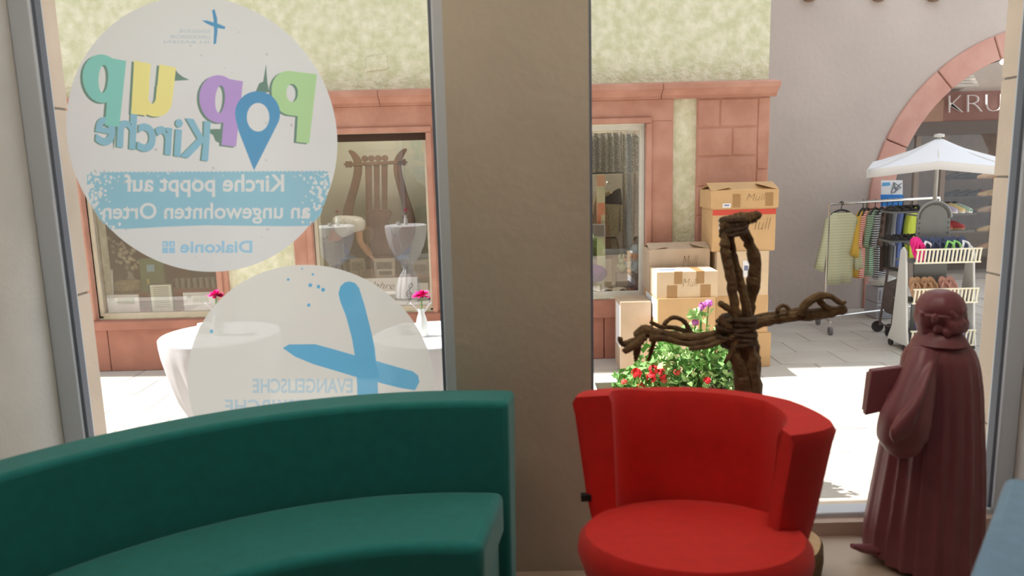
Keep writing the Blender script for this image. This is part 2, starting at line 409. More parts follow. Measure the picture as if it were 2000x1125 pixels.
for x in (ARX - RM, ARX + RM): B.add([(x, YG, ST), (x, YG, ARZ), (x, YG + .45, ARZ), (x, YG + .45, ST)], [(0, 1, 2, 3)])
B.add([(xl, YG, zt), (xr, YG, zt), (xr, YG + .45, zt), (xl, YG + .45, zt)], [(0, 1, 2, 3)])
B.build('plaster_wall', M_gray, wg, fix=False)
M_arch = mat('pink_arch_stone', (198, 148, 136), .9, scale=3, col2=(210, 164, 151), bump=.15, bscale=20)
av = [0, 22, 47, 70, 92, 111, 131, 157, 180]
for a, b in zip(av[:-1], av[1:]):
    n = 7; outl = [arch_pt(R(a + .18) + R(b - a - .36) * i / n, RO) for i in range(n + 1)] + [arch_pt(R(b - .18) - R(b - a - .36) * i / n, RI) for i in range(n + 1)]
    MB().slab([(p[0], YG - .03, p[1]) for p in outl], (0, .5, 0)).build('voussoir', M_arch, wg, bevel=.01, seg=1)
for s in (-1, 1):
    for a, b in ((ST, .02), (.02, ARZ)):
        xa, xb = sorted((ARX + s * RI, ARX + s * RO))
        MB().box(xa, xb, YG - .03, YG + .47, a + .004, b - .004).build('jamb_stone', M_arch, wg, bevel=.01, seg=1)
for px in (1580, 1715, 1822): 
    p = P(px, 2, YG); MB().ball((p.x, YG - .02, p.z + .045), (.09, .12, .06), 10, 6).build('corbel', mat('brown_corbel', (150, 122, 104), .9), wg, smooth=True)

# ------------------------------------------------------------------ shoe shop seen through the arch
YS = 11.2
M_shop = mat('shop_brown', (128, 106, 96), .8, var=.08, scale=2)
ws = struct('wall_shoe_shop')
xa, xb = sx(1600, 300, YS), ARX + 2.6
MB().box(xa, xb, YS + .9, YS + .95, ST, 3.2).build('back_panel', mat('shop_back_taupe', (120, 108, 100), .9, var=.1), ws)
zf0, zf1 = sz(1900, 236, YS), sz(1900, 178, YS)
MB().box(xa, xb, YS, YS + .12, zf0, zf1).build('fascia', mat('fascia_brown', (150, 112, 104), .7, var=.05), ws)
MB().box(xa, xb, YS - .02, YS + .14, sz(1900, 262, YS), zf0).build('awning_box', mat('fascia_grey', (112, 104, 100), .7), ws)
for px in (1655, 1720, 1790, 1842):
    x = sx(px, 300, YS); MB().box(x, x + .07, YS + .02, YS + .1, ST, sz(px, 262, YS)).build('mullion', mat('mullion_grey', (150, 138, 128), .6), ws)
for a, b in ((1655, 1720), (1720, 1790), (1790, 1842), (1842, 2150)):
    MB().box(sx(a, 300, YS) + .07, sx(b, 300, YS), YS + .05, YS + .056, ST, sz(1800, 262, YS)).build('pane', M_shopglass, ws)
MB().box(xa, xb, YS + .13, YS + .9, ST, ST + .02).build('shop_floor', M_pave, ws)
MB().box(sx(1600, 60, YS), xb, YS + .14, YS + .6, zf1, 5).build('upper_wall', mat('upper_wall_pale', (214, 206, 196), .9, var=.04), ws)
MB().box(sx(1735, 200, YS), sx(1843, 200, YS), YS - .01, YS + .05, sz(1800, 262, YS), sz(1800, 196, YS)).build('fascia_board', mat('fascia_tan', (176, 142, 122), .7, var=.04), ws)
MB().box(xa, xb, YS + .85, YS + .86, 3.15, 3.2).build('shop_ceiling_edge', M_white, ws)
sla = thing('fill_strip', 'added fill strip under the ceiling of the shoe shop', 'lamp', (sx(1900, 280, YS), YS + .3, 2.6))  # unseen fill light, added to brighten the shop interior
MB().box(sx(1800, 280, YS), xb - .3, YS + .2, YS + .24, sz(1900, 262, YS) + .02, sz(1900, 262, YS) + .05).build('fill_strip_body', M_white, sla); MB().box(sx(1800, 280, YS), xb - .3, YS + .205, YS + .235, sz(1900, 262, YS) + .01, sz(1900, 262, YS) + .02).build('fill_strip_tube', mat('fill_strip_glow_shoes', (255, 236, 210), .5, emit=10), sla)
sg = thing('shop_sign', 'white KRU lettering on the brown shop fascia behind the arch', 'sign', P(1900, 218, YS - .05))
for ch, a, b in (('K', 1852, 1879), ('R', 1888, 1917), ('U', 1925, 1955)):
    text_on('sign_letter', ch, [P(a, 220 - (a - 1852) * .03, YS - .04), P(b, 220 - (b - 1852) * .03, YS - .04), P(b, 187 - (b - 1852) * .03, YS - .04), P(a, 187 - (a - 1852) * .03, YS - .04)],
            mat('sign_white', (252, 252, 252), .5), sg, thick=.03, bold=-.034)
bal = thing('reflection', 'pale balcony with thin green railing above the shop fascia, a mirror image built solid', 'reflection', P(1860, 172, YS - .1))  # mirror image of the house opposite, built here as solid parts
xA, xB = sx(1800, 160, YS), sx(1888, 160, YS); zb, ztp = sz(1850, 172, YS), sz(1850, 128, YS)
for i in range(4): MB().box(xA, xB - i * .01, YS - .3 + i * .03, YS + .13, zb - .01 + i * .045, zb + .028 + i * .045).build('reflected_step', mat('reflected_white', (226, 222, 214), .8), bal)
for i in range(14):
    x = xA + .05 + (xB - xA - .1) * i / 13; MB().box(x - .008, x + .008, YS - .2, YS - .184, zb + .16, ztp + .12).build('baluster', mat('railing_green', (90, 110, 104), .6), bal)
MB().box(xA, xB, YS - .215, YS - .17, ztp + .12, ztp + .15).build('handrail', mat('railing_green', (90, 110, 104), .6), bal)
sw = thing('string_light', 'string of small white bulbs along the inside of the arch', 'light string', P(1850, 200, YG + .3))
bp = [P(1735, 290, YG + .35), P(1759, 252, YG + .35), P(1822, 182, YG + .35), P(1874, 146, YG + .35), P(1959, 116, YG + .35)]
MB().tube(smooth_path(bp), .006, 5).build('wire', M_dark, sw)
for p in bp[1:]: MB().ball(p - Vector((0, 0, .03)), .035, 10, 6).build('bulb', mat('bulb_glow', (255, 246, 230), .4, emit=1.5), sw, smooth=True)

# ------------------------------------------------------------------ the two round window stickers (printed film, read from the street)
from mathutils.geometry import delaunay_2d_cdt
def text_loops(txt, quad, bold=0):
    """letter outlines of a line of text placed in a pixel quad (LL, LR, UR, UL as it reads)"""
    cu = bpy.data.curves.new('t', 'FONT'); cu.body = txt; o = bpy.data.objects.new('t', cu); COL.objects.link(o)
    dg = bpy.context.evaluated_depsgraph_get(); dg.update(); c2 = o.to_curve(dg); loops = []
    for s in c2.splines:
        lp = []
        if s.type == 'BEZIER':
            n = len(s.bezier_points)
            for i in range(n):
                a, b = s.bezier_points[i], s.bezier_points[(i + 1) % n]
                straight = (a.handle_right - a.co).cross(b.co - a.co).length < 1e-4 and (b.handle_left - b.co).cross(b.co - a.co).length < 1e-4
                st = 1 if straight else 4
                for k in range(st):
                    t = k / st; lp.append((1 - t) ** 3 * a.co + 3 * t * (1 - t) ** 2 * a.handle_right + 3 * t * t * (1 - t) * b.handle_left + t ** 3 * b.co)
        else: lp = [Vector(p.co[:3]) for p in s.points]
        loops.append([(p.x, p.y) for p in lp])
    o.to_curve_clear(); bpy.data.objects.remove(o); bpy.data.curves.remove(cu)
    loops = fit(loops, quad)
    if bold:
        big = max(loops, key=lambda l: abs(area2(l))); sg_ = 1 if area2(big) > 0 else -1
        loops = [offset_loop(l, bold * sg_) for l in loops]
    return loops
def area2(l): return sum(l[i][0] * l[(i + 1) % len(l)][1] - l[(i + 1) % len(l)][0] * l[i][1] for i in range(len(l)))
def offset_loop(l, d):
    out = []; n = len(l)
    for i in range(n):
        a, b, c = Vector(l[i - 1]), Vector(l[i]), Vector(l[(i + 1) % n]); e0, e1 = (b - a), (c - b)
        if e0.length < 1e-6: e0 = e1
        if e1.length < 1e-6: e1 = e0
        n0 = Vector((e0.y, -e0.x)).normalized(); n1 = Vector((e1.y, -e1.x)).normalized(); m = n0 + n1
        m = m / max(.5, m.length_squared / 2) if m.length > .1 else n0
        out.append(tuple(b + m * d))
    return out
def fit(loops, quad, unit=False):
    pts = [p for l in loops for p in l]
    x0, x1, y0, y1 = (0, 1, 0, 1) if unit else (min(p[0] for p in pts), max(p[0] for p in pts), min(p[1] for p in pts), max(p[1] for p in pts))
    a, b, c, d = [Vector(q) for q in quad]; out = []
    for l in loops:
        o = []
        for p in l:
            u, w = (p[0] - x0) / (x1 - x0), (p[1] - y0) / (y1 - y0)
            o.append(tuple((a + (b - a) * u) * (1 - w) + (d + (c - d) * u) * w))
        out.append(o)
    return out
def ell(cx, cy, rx, ry, n=28): return [(cx + rx * math.cos(2 * math.pi * i / n), cy + ry * math.sin(2 * math.pi * i / n)) for i in range(n)]
def rct(x0, x1, y0, y1): return [(x0, y0), (x1, y0), (x1, y1), (x0, y1)]
def rq(x0, y0, x1, y1, tilt=0):   # mirrored quad: reads from right to left
    return [(x1, y1), (x0, y1 + tilt), (x0, y0 + tilt), (x1, y0)]
def sticker(root, Yp, layers):
    """layers bottom to top: (part name, material, union loops, parity loops, hole loops) in pixels; the plane is cut so that no two prints overlap"""
    vs, fs, own = [], [], []
    for li, (nm, mt, U, X, H) in enumerate(layers):
        for kind, lps in (('u', U), ('x', X), ('h', H)):
            for lp in lps:
                w = [P(p[0], p[1], Yp) for p in lp]; q = [Vector((p.x, p.z)) for p in w]
                ar = sum(q[i].x * q[(i + 1) % len(q)].y - q[(i + 1) % len(q)].x * q[i].y for i in range(len(q)))
                if ar < 0: q.reverse()
                o = len(vs); vs += q; fs.append(list(range(o, o + len(q)))); own.append((li, kind))
    ov, oe, of, ove, oee, off = delaunay_2d_cdt(vs, [], fs, 1, 1e-6, True)
    groups = {}
    for tri, src in zip(of, off):
        ins = {}
        for s_ in src:
            li, kd = own[s_]; e = ins.setdefault(li, [0, 0, 0]); e['uxh'.index(kd)] += 1
        best = -1
        for li, (u, x, h) in ins.items():
            if (u or x % 2) and not h and li > best: best = li
        if best >= 0: groups.setdefault(best, []).append(tri)
    for li in sorted(groups):
        nm, mt = layers[li][:2]; used = sorted({i for t in groups[li] for i in t}); mp = {o: n for n, o in enumerate(used)}
        B = MB().add([(ov[i].x, Yp, ov[i].y) for i in used], [[mp[i] for i in t] for t in groups[li]])
        ob = B.build(nm, mt, root, fix=False)
        if nm == 'speck': ob['kind'] = 'stuff'
F_base = film('film_white', (.76, .80, .87), clear=.05, lin=True)
def fcol(name, r, g, b, k=.84): # film ink: transmits its colour
    return film(name, tuple(min(.98, c / k) for c in srgb(r, g, b)), clear=.04, lin=True)
ink = dict(green=fcol('ink_green', 170, 208, 162), purple=fcol('ink_purple', 176, 152, 214), yellow=fcol('ink_yellow', 224, 220, 152), teal=fcol('ink_teal', 130, 197, 196),
           pin=fcol('ink_pin', 88, 150, 198), sky=fcol('ink_sky', 136, 184, 210), band=fcol('ink_band', 142, 188, 212), shade=fcol('ink_shade', 108, 138, 132),
           dia=fcol('ink_dia', 152, 195, 226), cross=fcol('ink_cross', 100, 172, 216), pale=fcol('ink_pale', 168, 188, 206), pale2=fcol('ink_pale2', 176, 200, 218), grey=fcol('ink_grey', 186, 190, 200))
YP = 2.7325
def disc(cx_, cz_, r, n=96): # true circle on the pane, expressed in pixels
    out = []
    for i in range(n):
        t = 2 * math.pi * i / n; v = Vector((cx_ + r * math.cos(t), YP, cz_ + r * math.sin(t))) - Vector((0, 0, EYE)); w = v.dot(FW)
        out.append((1000 + F_PX * v.dot(RT) / w, 562.5 - F_PX * v.dot(UP) / w))
    return out
def specks(n, x0, x1, y0, y1, rmin, rmax, dens=None):
    out = []
    while len(out) < n:
        x, y = random.uniform(x0, x1), random.uniform(y0, y1)
        if dens and random.random() > dens(x, y): continue
        r = random.uniform(rmin, rmax); k = random.randint(5, 7)
        out.append([(x + r * random.uniform(.6, 1.3) * math.cos(2 * math.pi * i / k), y + r * random.uniform(.6, 1.3) * math.sin(2 * math.pi * i / k)) for i in range(k)])
    return out
kb = P(395, 270, YP); R1 = (P(658, 263, YP) - P(131, 277, YP)).length / 2
st1 = thing('window_sticker', 'round white window sticker reading Pop up Kirche in mirrored colourful letters', 'sticker', (kb.x, YP, kb.z - R1))
p_u = [rct(0, .37, 0, .97), ell(.52, .655, .48, .345)]; p_h = [ell(.50, .655, .115, .2)]
u_u = [rct(0, .40, .3, 1), rct(.60, 1, 0, .98), ell(.42, .30, .42, .30)]; u_h = [rct(.41, .59, .36, 1.02), ell(.5, .36, .09, .12)]
P_u = [rct(0, .36, 0, 1), rct(.2, .6, .37, 1), ell(.58, .685, .42, .315)]; P_h = [ell(.52, .69, .135, .13)]
def letter(U, H, quad): return fit(U, quad, True), fit(H, quad, True)
def shift(ls, dx, dy): return [[(p[0] + dx, p[1] + dy) for p in l] for l in ls]
gq = [(604, 280), (533, 272), (529, 134), (619, 145)]; pq = [(461, 287), (384, 277), (392, 140), (475, 155)]
uq = [(332, 232), (256, 222), (262, 116), (344, 132)]; tq = [(233, 248), (158, 239), (163, 99), (247, 115)]
L1 = [('film', F_base, [disc(kb.x, kb.z, R1)], [], [])]
band = [(170, 338)] + [(170 + i * 4.2, 336 - i * .02 + (1.5 if i % 2 else -1)) for i in range(1, 112)] + [(641, 334), (645, 360), (636, 392), (626, 420), (606, 441), (560, 442), (480, 441), (400, 440), (320, 443), (250, 447), (214, 447), (196, 430), (180, 405), (170, 370)]
edge = lambda x, y: max(0, max((235 - x) / 70, (x - 578) / 65)) ** 1.3
kn = text_loops('Kirche poppt auf', rq(244, 341, 554, 384), 1.0), text_loops('an ungewohnten Orten', rq(201, 396, 605, 436, 1), .7)
L1.append(('blue_band', ink['band'], [band], [], specks(230, 166, 646, 336, 446, 1.0, 4.2, edge) + specks(14, 200, 630, 338, 350, 1, 2.5)))
# lettering is left blank in the band: the white film shows
L1.append(('band_lettering', F_base, [], kn[0], [])); L1.append(('band_lettering', F_base, [], kn[1], []))
L1.append(('speck', ink['grey'], specks(34, 150, 640, 60, 520, 1.2, 3.2, lambda x, y: 1 if (x - 395) ** 2 + (y - 270) ** 2 < 235 ** 2 else 0), [], []))
sh_u, sh_h = [], []
for U, H, q in ((P_u, P_h, gq), (p_u, p_h, pq), (u_u, u_h, uq), (p_u, p_h, tq)):
    a, b = letter(U, H, q); L1.append(('letter_shadow', ink['shade'], shift(a, -5, 2), [], shift(b, -5, 2)))
kq = [(404, 313), (188, 279), (191, 204), (409, 240)]
kl = text_loops('Kirche', kq, 2.6)
L1.append(('letter_shadow', ink['shade'], [], shift(kl, -3, 1), []))
for sp_ in [[(498, 182), (506, 163), (514, 159), (519.5, 125), (522, 160), (526, 180)], [(340, 132), (348, 143), (357, 150), (370, 156), (355, 157), (340, 158)],
           [(205, 243), (234, 247), (230, 256), (226, 262), (221.5, 294), (219, 263), (207, 253)], [(432, 252), (432, 281), (421, 276), (416, 264), (398, 253), (420, 252)]]:
    L1.append(('spire_silhouette', ink['shade'], [sp_], [], []))
L1.append(('kirche_lettering', ink['sky'], [], kl, []))
for nm, U, H, q in (('green', P_u, P_h, gq), ('purple', p_u, p_h, pq), ('yellow', u_u, u_h, uq), ('teal', p_u, p_h, tq)):
    a, b = letter(U, H, q); L1.append(('%s_letter' % nm, ink[nm], a, [], b))
L1.append(('map_pin', ink['pin'], [ell(503, 222, 44, 44, 40), [(460.5, 233), (545, 236), (532, 262), (496, 333), (466, 256)]], [], [ell(504, 229, 22, 28)]))
L1.append(('small_cross', ink['pin'], [[(414, 20), (419, 18), (424, 35), (425, 60), (422, 85), (417, 87), (418, 60), (417, 38)], [(394, 40), (404, 40), (425, 46), (440, 52), (439, 57), (425, 55), (405, 47)]], [], []))
for tx_, q_ in (('EVANGELISCHE', rq(350, 58, 410, 65, -1)), ('LANDESKIRCHE', rq(332, 69, 410, 76, -1)), ('IN BADEN', rq(320, 80, 408, 85, -1))): L1.append(('small_lettering', ink['pale'], [], text_loops(tx_, q_), []))
L1.append(('diakonie_lettering', ink['dia'], [], text_loops('Diakonie', rq(353, 471, 492, 493), 1.0), []))
L1.append(('diakonie_emblem', ink['dia'], [rct(317, 328.5, 471, 482), rct(330, 341.5, 471, 482), rct(317, 328.5, 483.5, 494.5), rct(330, 341.5, 483.5, 494.5)], [], [rct(319, 324, 475, 477), rct(334, 339, 475, 477), rct(321, 323, 477, 481), rct(335.5, 337.5, 477, 481)]))
sticker(st1, YP, L1)
k2 = P(601, 690, YP); R2 = .472; k2 = Vector((-.778, YP, P(600, 517, YP).z - R2))
st2 = thing('window_sticker', 'round white window sticker with a large sky blue cross above the green sofa', 'sticker', (k2.x, YP, k2.z - R2))
c4 = lambda pts: [(340 + .32 * x, 500 + .32 * y) for x, y in pts]
L2 = [('film', film('film_white_lower', (.78, .80, .82), clear=.05, lin=True), [disc(k2.x, k2.z, R2)], [], []),
      ('cross_print', ink['cross'], [c4([(1003, 230), (1015, 185), (1040, 162), (1070, 155), (1105, 165), (1130, 195), (1165, 310), (1200, 450), (1225, 560), (1240, 700), (1245, 850), (1240, 1150), (1225, 1260), (1130, 1260), (1115, 1100), (1118, 800), (1105, 620), (1085, 500), (1050, 370), (1015, 280)]),
                                     c4([(663, 562), (700, 540), (860, 538), (960, 565), (1100, 605), (1240, 642), (1370, 680), (1455, 703), (1490, 730), (1497, 770), (1470, 820), (1380, 805), (1240, 770), (1110, 738), (1000, 705), (850, 660), (740, 615)])], [], []),
      ('evangelische_lettering', ink['pale2'], [], text_loops('EVANGELISCHE', rq(494, 740, 688, 767), .8), []), ('landeskirche_lettering', ink['pale2'], [], text_loops('LANDESKIRCHE', rq(440, 781, 690, 806), .8), []), ('baden_lettering', ink['pale2'], [], text_loops('IN BADEN', rq(540, 822, 690, 846), .8), []),
      ('speck', ink['cross'], [ell(606, 557, 4, 4, 8), ell(622, 560, 3.5, 4, 8), ell(631, 566, 4, 4, 8), ell(611, 536, 2.5, 2.5, 8), ell(603, 596, 3.5, 3.5, 8), ell(563, 546, 3, 2.5, 8), ell(413, 647, 3.5, 4, 8), ell(590, 525, 2, 2, 6)], [], [])]
sticker(st2, YP, L2)

# ------------------------------------------------------------------ seating
def arc_band(c, r0, r1, a0, a1, z0, z1, n=40, taper0=0, taper1=0):
    """ring segment block; taper: how much the radii shrink at z0"""
    B = MB(); vs = []
    for i in range(n + 1):
        t = a0 + (a1 - a0) * i / n
        for r, z, tp in ((r0 - taper0, z0, 0), (r1 - taper1, z0, 0), (r1, z1, 0), (r0, z1, 0)):
            vs.append((c[0] + r * math.cos(t), c[1] + r * math.sin(t), z))
    fs = []
    for i in range(n):
        for j in range(4): fs.append((i * 4 + j, i * 4 + (j + 1) % 4, (i + 1) * 4 + (j + 1) % 4, (i + 1) * 4 + j))
    fs += [(3, 2, 1, 0), tuple(n * 4 + j for j in range(4))]
    return B.add(vs, fs)
M_teal = mat('teal_wool', (16, 120, 118), .85, var=.06, scale=30, bump=.15, bscale=400, sheen=.25)
sc = (-.25, .90); SR = 1.465
sofa = thing('curved_sofa', 'teal green curved sofa with a low round back in front of the stickers', 'sofa', (-.6, 1.9, 0))
a_end = math.atan2(2.33 - sc[1], .0 - sc[0]); a_beg = R(205)
arc_band(sc, SR - .14, SR, a_end, a_beg, .06, .72, 48, .02, .06).build('backrest', M_teal, sofa, bevel=.018, seg=4)
arc_band(sc, SR - .51, SR - .163, a_end + .012, a_beg, .30, .44, 48).build('seat', M_teal, sofa, bevel=.025, seg=4)
arc_band(sc, SR - .47, SR - .15, a_end + .03, a_beg, .05, .30, 48).build('plinth', M_teal, sofa, bevel=.01)
for a in (1.45, 2.1, 2.8, 3.4):
    p = (sc[0] + (SR - .2) * math.cos(a), sc[1] + (SR - .2) * math.sin(a)); MB().lathe([(0, 0), (.03, 0), (.03, .055), (0, .055)], 12, (p[0], p[1], 0)).build('foot', M_dark, sofa)
M_red = mat('red_wool', (206, 28, 22), .8, var=.05, scale=30, bump=.15, bscale=400, sheen=.1)
tc_ = (.46, 1.82)
chair = thing('tub_chair', 'red upholstered tub chair with a rounded back beside the pillar', 'chair', (tc_[0], tc_[1], 0))
def interp(tab, t):
    for (a, b), (c, d) in zip(tab[:-1], tab[1:]):
        if t <= c: return b + (d - b) * max(0, (t - a)) / (c - a)
    return tab[-1][1]
CH_OUT = [(-9, .25), (-5, .30), (-1.6, .338), (3, .38), (8, .397), (36, .425), (72, .408), (111, .412), (130, .408), (142, .374)]
CH_IN = [(1, .215), (20, .285), (42, .345), (71, .34), (111, .345), (120, .33), (129, .288)]
def chair_back(c, a0, a1, material, root):
    vs = []; n = 40
    for i in range(n + 1):
        do, di = a0[0] + (a1[0] - a0[0]) * i / n, a0[1] + (a1[1] - a0[1]) * i / n; ro, ri = interp(CH_OUT, do), interp(CH_IN, di)
        for k_, (r, z) in enumerate(((ro * .6, .12), (ro * .77, .33), (ro * .88, .50), (ro * .975, .70), (ro, .735), (ro - .012, .755), (ri + .012, .755), (ri, .735), (ri * .97, .6), (ri * .94, .44), (ri * .7, .12))):
            t = R(do if k_ < 6 else di); vs.append((c[0] + r * math.cos(t), c[1] + r * math.sin(t), z + (.03 * max(0, min(1, (do - 100) / 40)) if z > .5 else 0)))
    k = 11; fs = [(i * k + j, i * k + (j + 1) % k, (i + 1) * k + (j + 1) % k, (i + 1) * k + j) for i in range(n) for j in range(k)]
    fs += [tuple(range(k))[::-1], tuple(n * k + j for j in range(k))]
    return MB().add(vs, fs).build('backrest', material, root, bevel=.016, seg=4)
chair_back(tc_, (-9, 2), (142, 129), M_red, chair)
B = MB().lathe([(0, .05), (.15, .05), (.185, .10), (.225, .2), (.268, .33), (.294, .40), (.303, .43), (.299, .46), (.28, .482), (.2, .49), (0, .492)], 56, (tc_[0], tc_[1], 0))
for v in B.v:
    if v.z > .3: v.z += -(v.y - tc_[1]) * .17 * (v.z - .3) / .19
B.build('seat', M_red, chair, smooth=True)
MB().lathe([(0, 0), (.17, 0), (.17, .05), (0, .05)], 32, (tc_[0], tc_[1], 0)).build('swivel_base', M_dark, chair)
MB().obox((.2, 2.02, .49), (.03, .018, .02)).build('care_tag', M_black, chair)
# light blue armchair at the right edge
M_blue = mat('light_blue_wool', (120, 160, 196), .85, var=.05, scale=30, bump=.15, bscale=400, sheen=.3)
bc = thing('armchair', 'light blue upholstered armchair cut off by the lower right corner', 'chair', (1.35, 1.25, 0))
pA, pB = PZ(1964, 926, .74), PZ(1888, 1130, .74); dv = (pB - pA).normalized(); nv = Vector((dv.y, -dv.x, 0)); nv = nv if nv.x > 0 else -nv
q = [pA, pA + dv * .75, pA + dv * .75 + nv * .14, pA + nv * .14]
MB().hexa([Vector((p.x, p.y, .05)) - nv * .0 for p in q], q).build('armrest', M_blue, bc, bevel=.02, seg=3)
q = [pA + nv * .14, pA + nv * .64, pA + nv * .64 + dv * .15, pA + nv * .14 + dv * .15]
MB().hexa([Vector((p.x, p.y, .05)) for p in q], q).build('backrest', M_blue, bc, bevel=.02, seg=3)
q = [pA + nv * .14 + dv * .15, pA + nv * .64 + dv * .15, pA + nv * .64 + dv * .75, pA + nv * .14 + dv * .75]
MB().hexa([Vector((p.x, p.y, .12)) for p in q], [Vector((p.x, p.y, .44)) for p in q]).build('seat', M_blue, bc, bevel=.02, seg=3)
for t, s in ((.05, .05), (.7, .05), (.05, .58), (.7, .58)):
    p = pA + dv * t + nv * s; MB().lathe([(0, 0), (.02, 0), (.02, .05), (0, .05)], 10, (p.x, p.y, 0)).build('foot', M_dark, bc)

# ------------------------------------------------------------------ root-wood cross on a log
M_root = mat('dark_root_bark', (92, 70, 48), .9, scale=20, col2=(120, 96, 66), bump=.7, bscale=45, detail=8)
M_cut = mat('cut_wood', (196, 166, 128), .8, var=.12, scale=14)
YC = 2.42; KP = YC / F_PX
cb = PZ(1478, 1108, 0); cb.y = YC; cb.x = sx(1472, 900, YC)
cr = thing('root_cross', 'cross of twisted dark root branches standing behind the red chair', 'cross', (cb.x, YC, 0))
def branch(name, pts, dy=0, parent=cr, wob=.15, n=9):
    q = []; rs = []
    for i, p in enumerate(pts):
        yy = YC + dy + (p[3] if len(p) > 3 else 0); q.append(P(p[0], p[1], yy)); rs.append(p[2] * KP)
    q = smooth_path(q, 5); rs = lerp_list(rs, 5); rs = [r * random.uniform(1 - wob, 1 + wob) for r in rs]
    q = [v + Vector((random.uniform(-1, 1), random.uniform(-1, 1), 0)) * r * .12 for v, r in zip(q, rs)]
    return MB().tube(q, rs, n).build(name, M_root, parent, smooth=True)
branch('upright_branch', [(1428, 440, 8), (1416, 465, 9), (1417, 495, 10.5), (1425, 530, 10), (1433, 584, 9), (1438, 625, 10), (1440, 668, 13)], -.03)
branch('upright_branch', [(1424, 448, 6), (1428, 470, 6), (1432, 495, 6.5), (1441, 530, 8), (1454, 584, 9), (1460, 620, 11), (1462, 665, 14)], -.01)
branch('upright_branch', [(1446, 440, 10), (1461, 470, 10.5), (1474, 508, 12), (1473, 547, 13.5), (1467, 584, 11), (1460, 625, 12), (1452, 670, 14)], .03)
branch('top_branch', [(1411, 446, 10), (1425, 434, 14), (1448, 428, 14), (1468, 425, 12), (1484, 417, 7)], -.02)
branch('trunk_branch', [(1440, 630, 20), (1456, 680, 22), (1462, 730, 24), (1466, 790, 26), (1472, 880, 28), (1478, 1000, 30), (1480, 1050, 30)], 0)
branch('trunk_branch', [(1428, 650, 10), (1434, 690, 12), (1445, 725, 14), (1452, 770, 18), (1460, 850, 20), (1466, 980, 22), (1470, 1050, 24)], -.03)
branch('trunk_branch', [(1466, 650, 12), (1473, 700, 12), (1474, 750, 14), (1478, 840, 16), (1490, 980, 18), (1495, 1050, 18)], .03)
branch('twig', [(1442, 660, 6), (1428, 690, 6), (1414, 710, 3)], -.04)
branch('twig', [(1432, 610, 7), (1418, 600, 7), (1405, 592, 6)], -.03)
branch('twig', [(1425, 640, 8), (1412, 628, 7), (1408, 616, 4)], -.04)
branch('left_branch', [(1450, 640, 14), (1400, 652, 9), (1350, 660, 10), (1300, 654, 10), (1262, 648, 14), (1240, 655, 8)], 0)
branch('left_branch', [(1430, 655, 8), (1395, 664, 7), (1345, 672, 6), (1300, 662, 6), (1268, 660, 8)], -.02)
branch('left_branch', [(1420, 662, 6), (1385, 676, 5), (1345, 682, 4)], -.04)
branch('left_branch', [(1352, 656, 6), (1336, 628, 5), (1316, 620, 4.5), (1300, 630, 4.5), (1296, 642, 5)], .02)
branch('left_branch', [(1360, 655, 5), (1320, 641, 5), (1290, 638, 5), (1270, 628, 4)], .03)
branch('left_branch', [(1275, 645, 11), (1255, 648, 13), (1247, 670, 9), (1243, 695, 6), (1241, 706, 2)], 0)
branch('twig', [(1262, 658, 7), (1236, 666, 7), (1216, 672, 6), (1211, 658, 5)], -.02)
branch('twig', [(1255, 665, 7), (1236, 676, 8), (1218, 688, 6)], -.04)
branch('twig', [(1280, 660, 5), (1272, 685, 5), (1266, 705, 3)], .03)
branch('right_branch', [(1450, 638, 13), (1500, 626, 11), (1550, 618, 11), (1600, 613, 12), (1651, 604, 9)], 0)
branch('right_branch', [(1460, 628, 10), (1500, 618, 9), (1540, 610, 8), (1575, 608, 7)], .02)
branch('right_branch', [(1562, 616, 9), (1573, 595, 8), (1597, 579, 8), (1622, 579, 6), (1642, 592, 5), (1652, 589, 3)], -.02)
branch('twig', [(1597, 579, 6), (1606, 594, 7), (1622, 606, 6)], -.01)
branch('twig', [(1519, 614, 4), (1520, 602, 4), (1530, 597, 4), (1539, 602, 4), (1537, 612, 3)], -.02)
def binding(name, cx_, cy_, rx, hgt, turns, dy=0, rope=6, tilt=0):
    B = MB(); c = P(cx_, cy_, YC + dy)
    for k in range(turns):
        z = c.z + (k / max(1, turns - 1) - .5) * hgt * KP; th = random.uniform(-.25, .25) + tilt; pts = []
        for i in range(17):
            t = 2 * math.pi * i / 16; r = rx * KP * random.uniform(.93, 1.07)
            pts.append((c.x + r * math.cos(t), c.y + r * .9 * math.sin(t), z + math.cos(t) * th * r))
        B.tube(pts, rope * KP * random.uniform(.8, 1.2), 7)
    return B.build(name, mat('bark_rope', (84, 68, 52), .95, var=.2, scale=30, bump=.5, bscale=120), cr, smooth=True)
binding('binding', 1443, 645, 30, 50, 6, 0, 7)
binding('binding', 1433, 442, 22, 26, 4, -.01, 6)
binding('binding', 1418, 642, 15, 36, 3, -.02, 6)
lg = thing('wooden_log', 'short cut log with pale top carrying the root cross', 'log', (cb.x + .07, YC, 0))
lx = sx(1520, 1080, YC)
MB().lathe([(0, 0), (.145, 0), (.152, .06), (.148, .115), (.14, .125)], 28, (lx, YC, 0), lambda t, r, z: r * (1 + .03 * math.sin(5 * t + 1)) if r > .1 else r).build('bark', M_root, lg, smooth=True)
MB().lathe([(0, .124), (.14, .126)], 28, (lx, YC, 0), lambda t, r, z: r * (1 + .03 * math.sin(5 * t + 1))).build('cut_face', M_cut, lg)

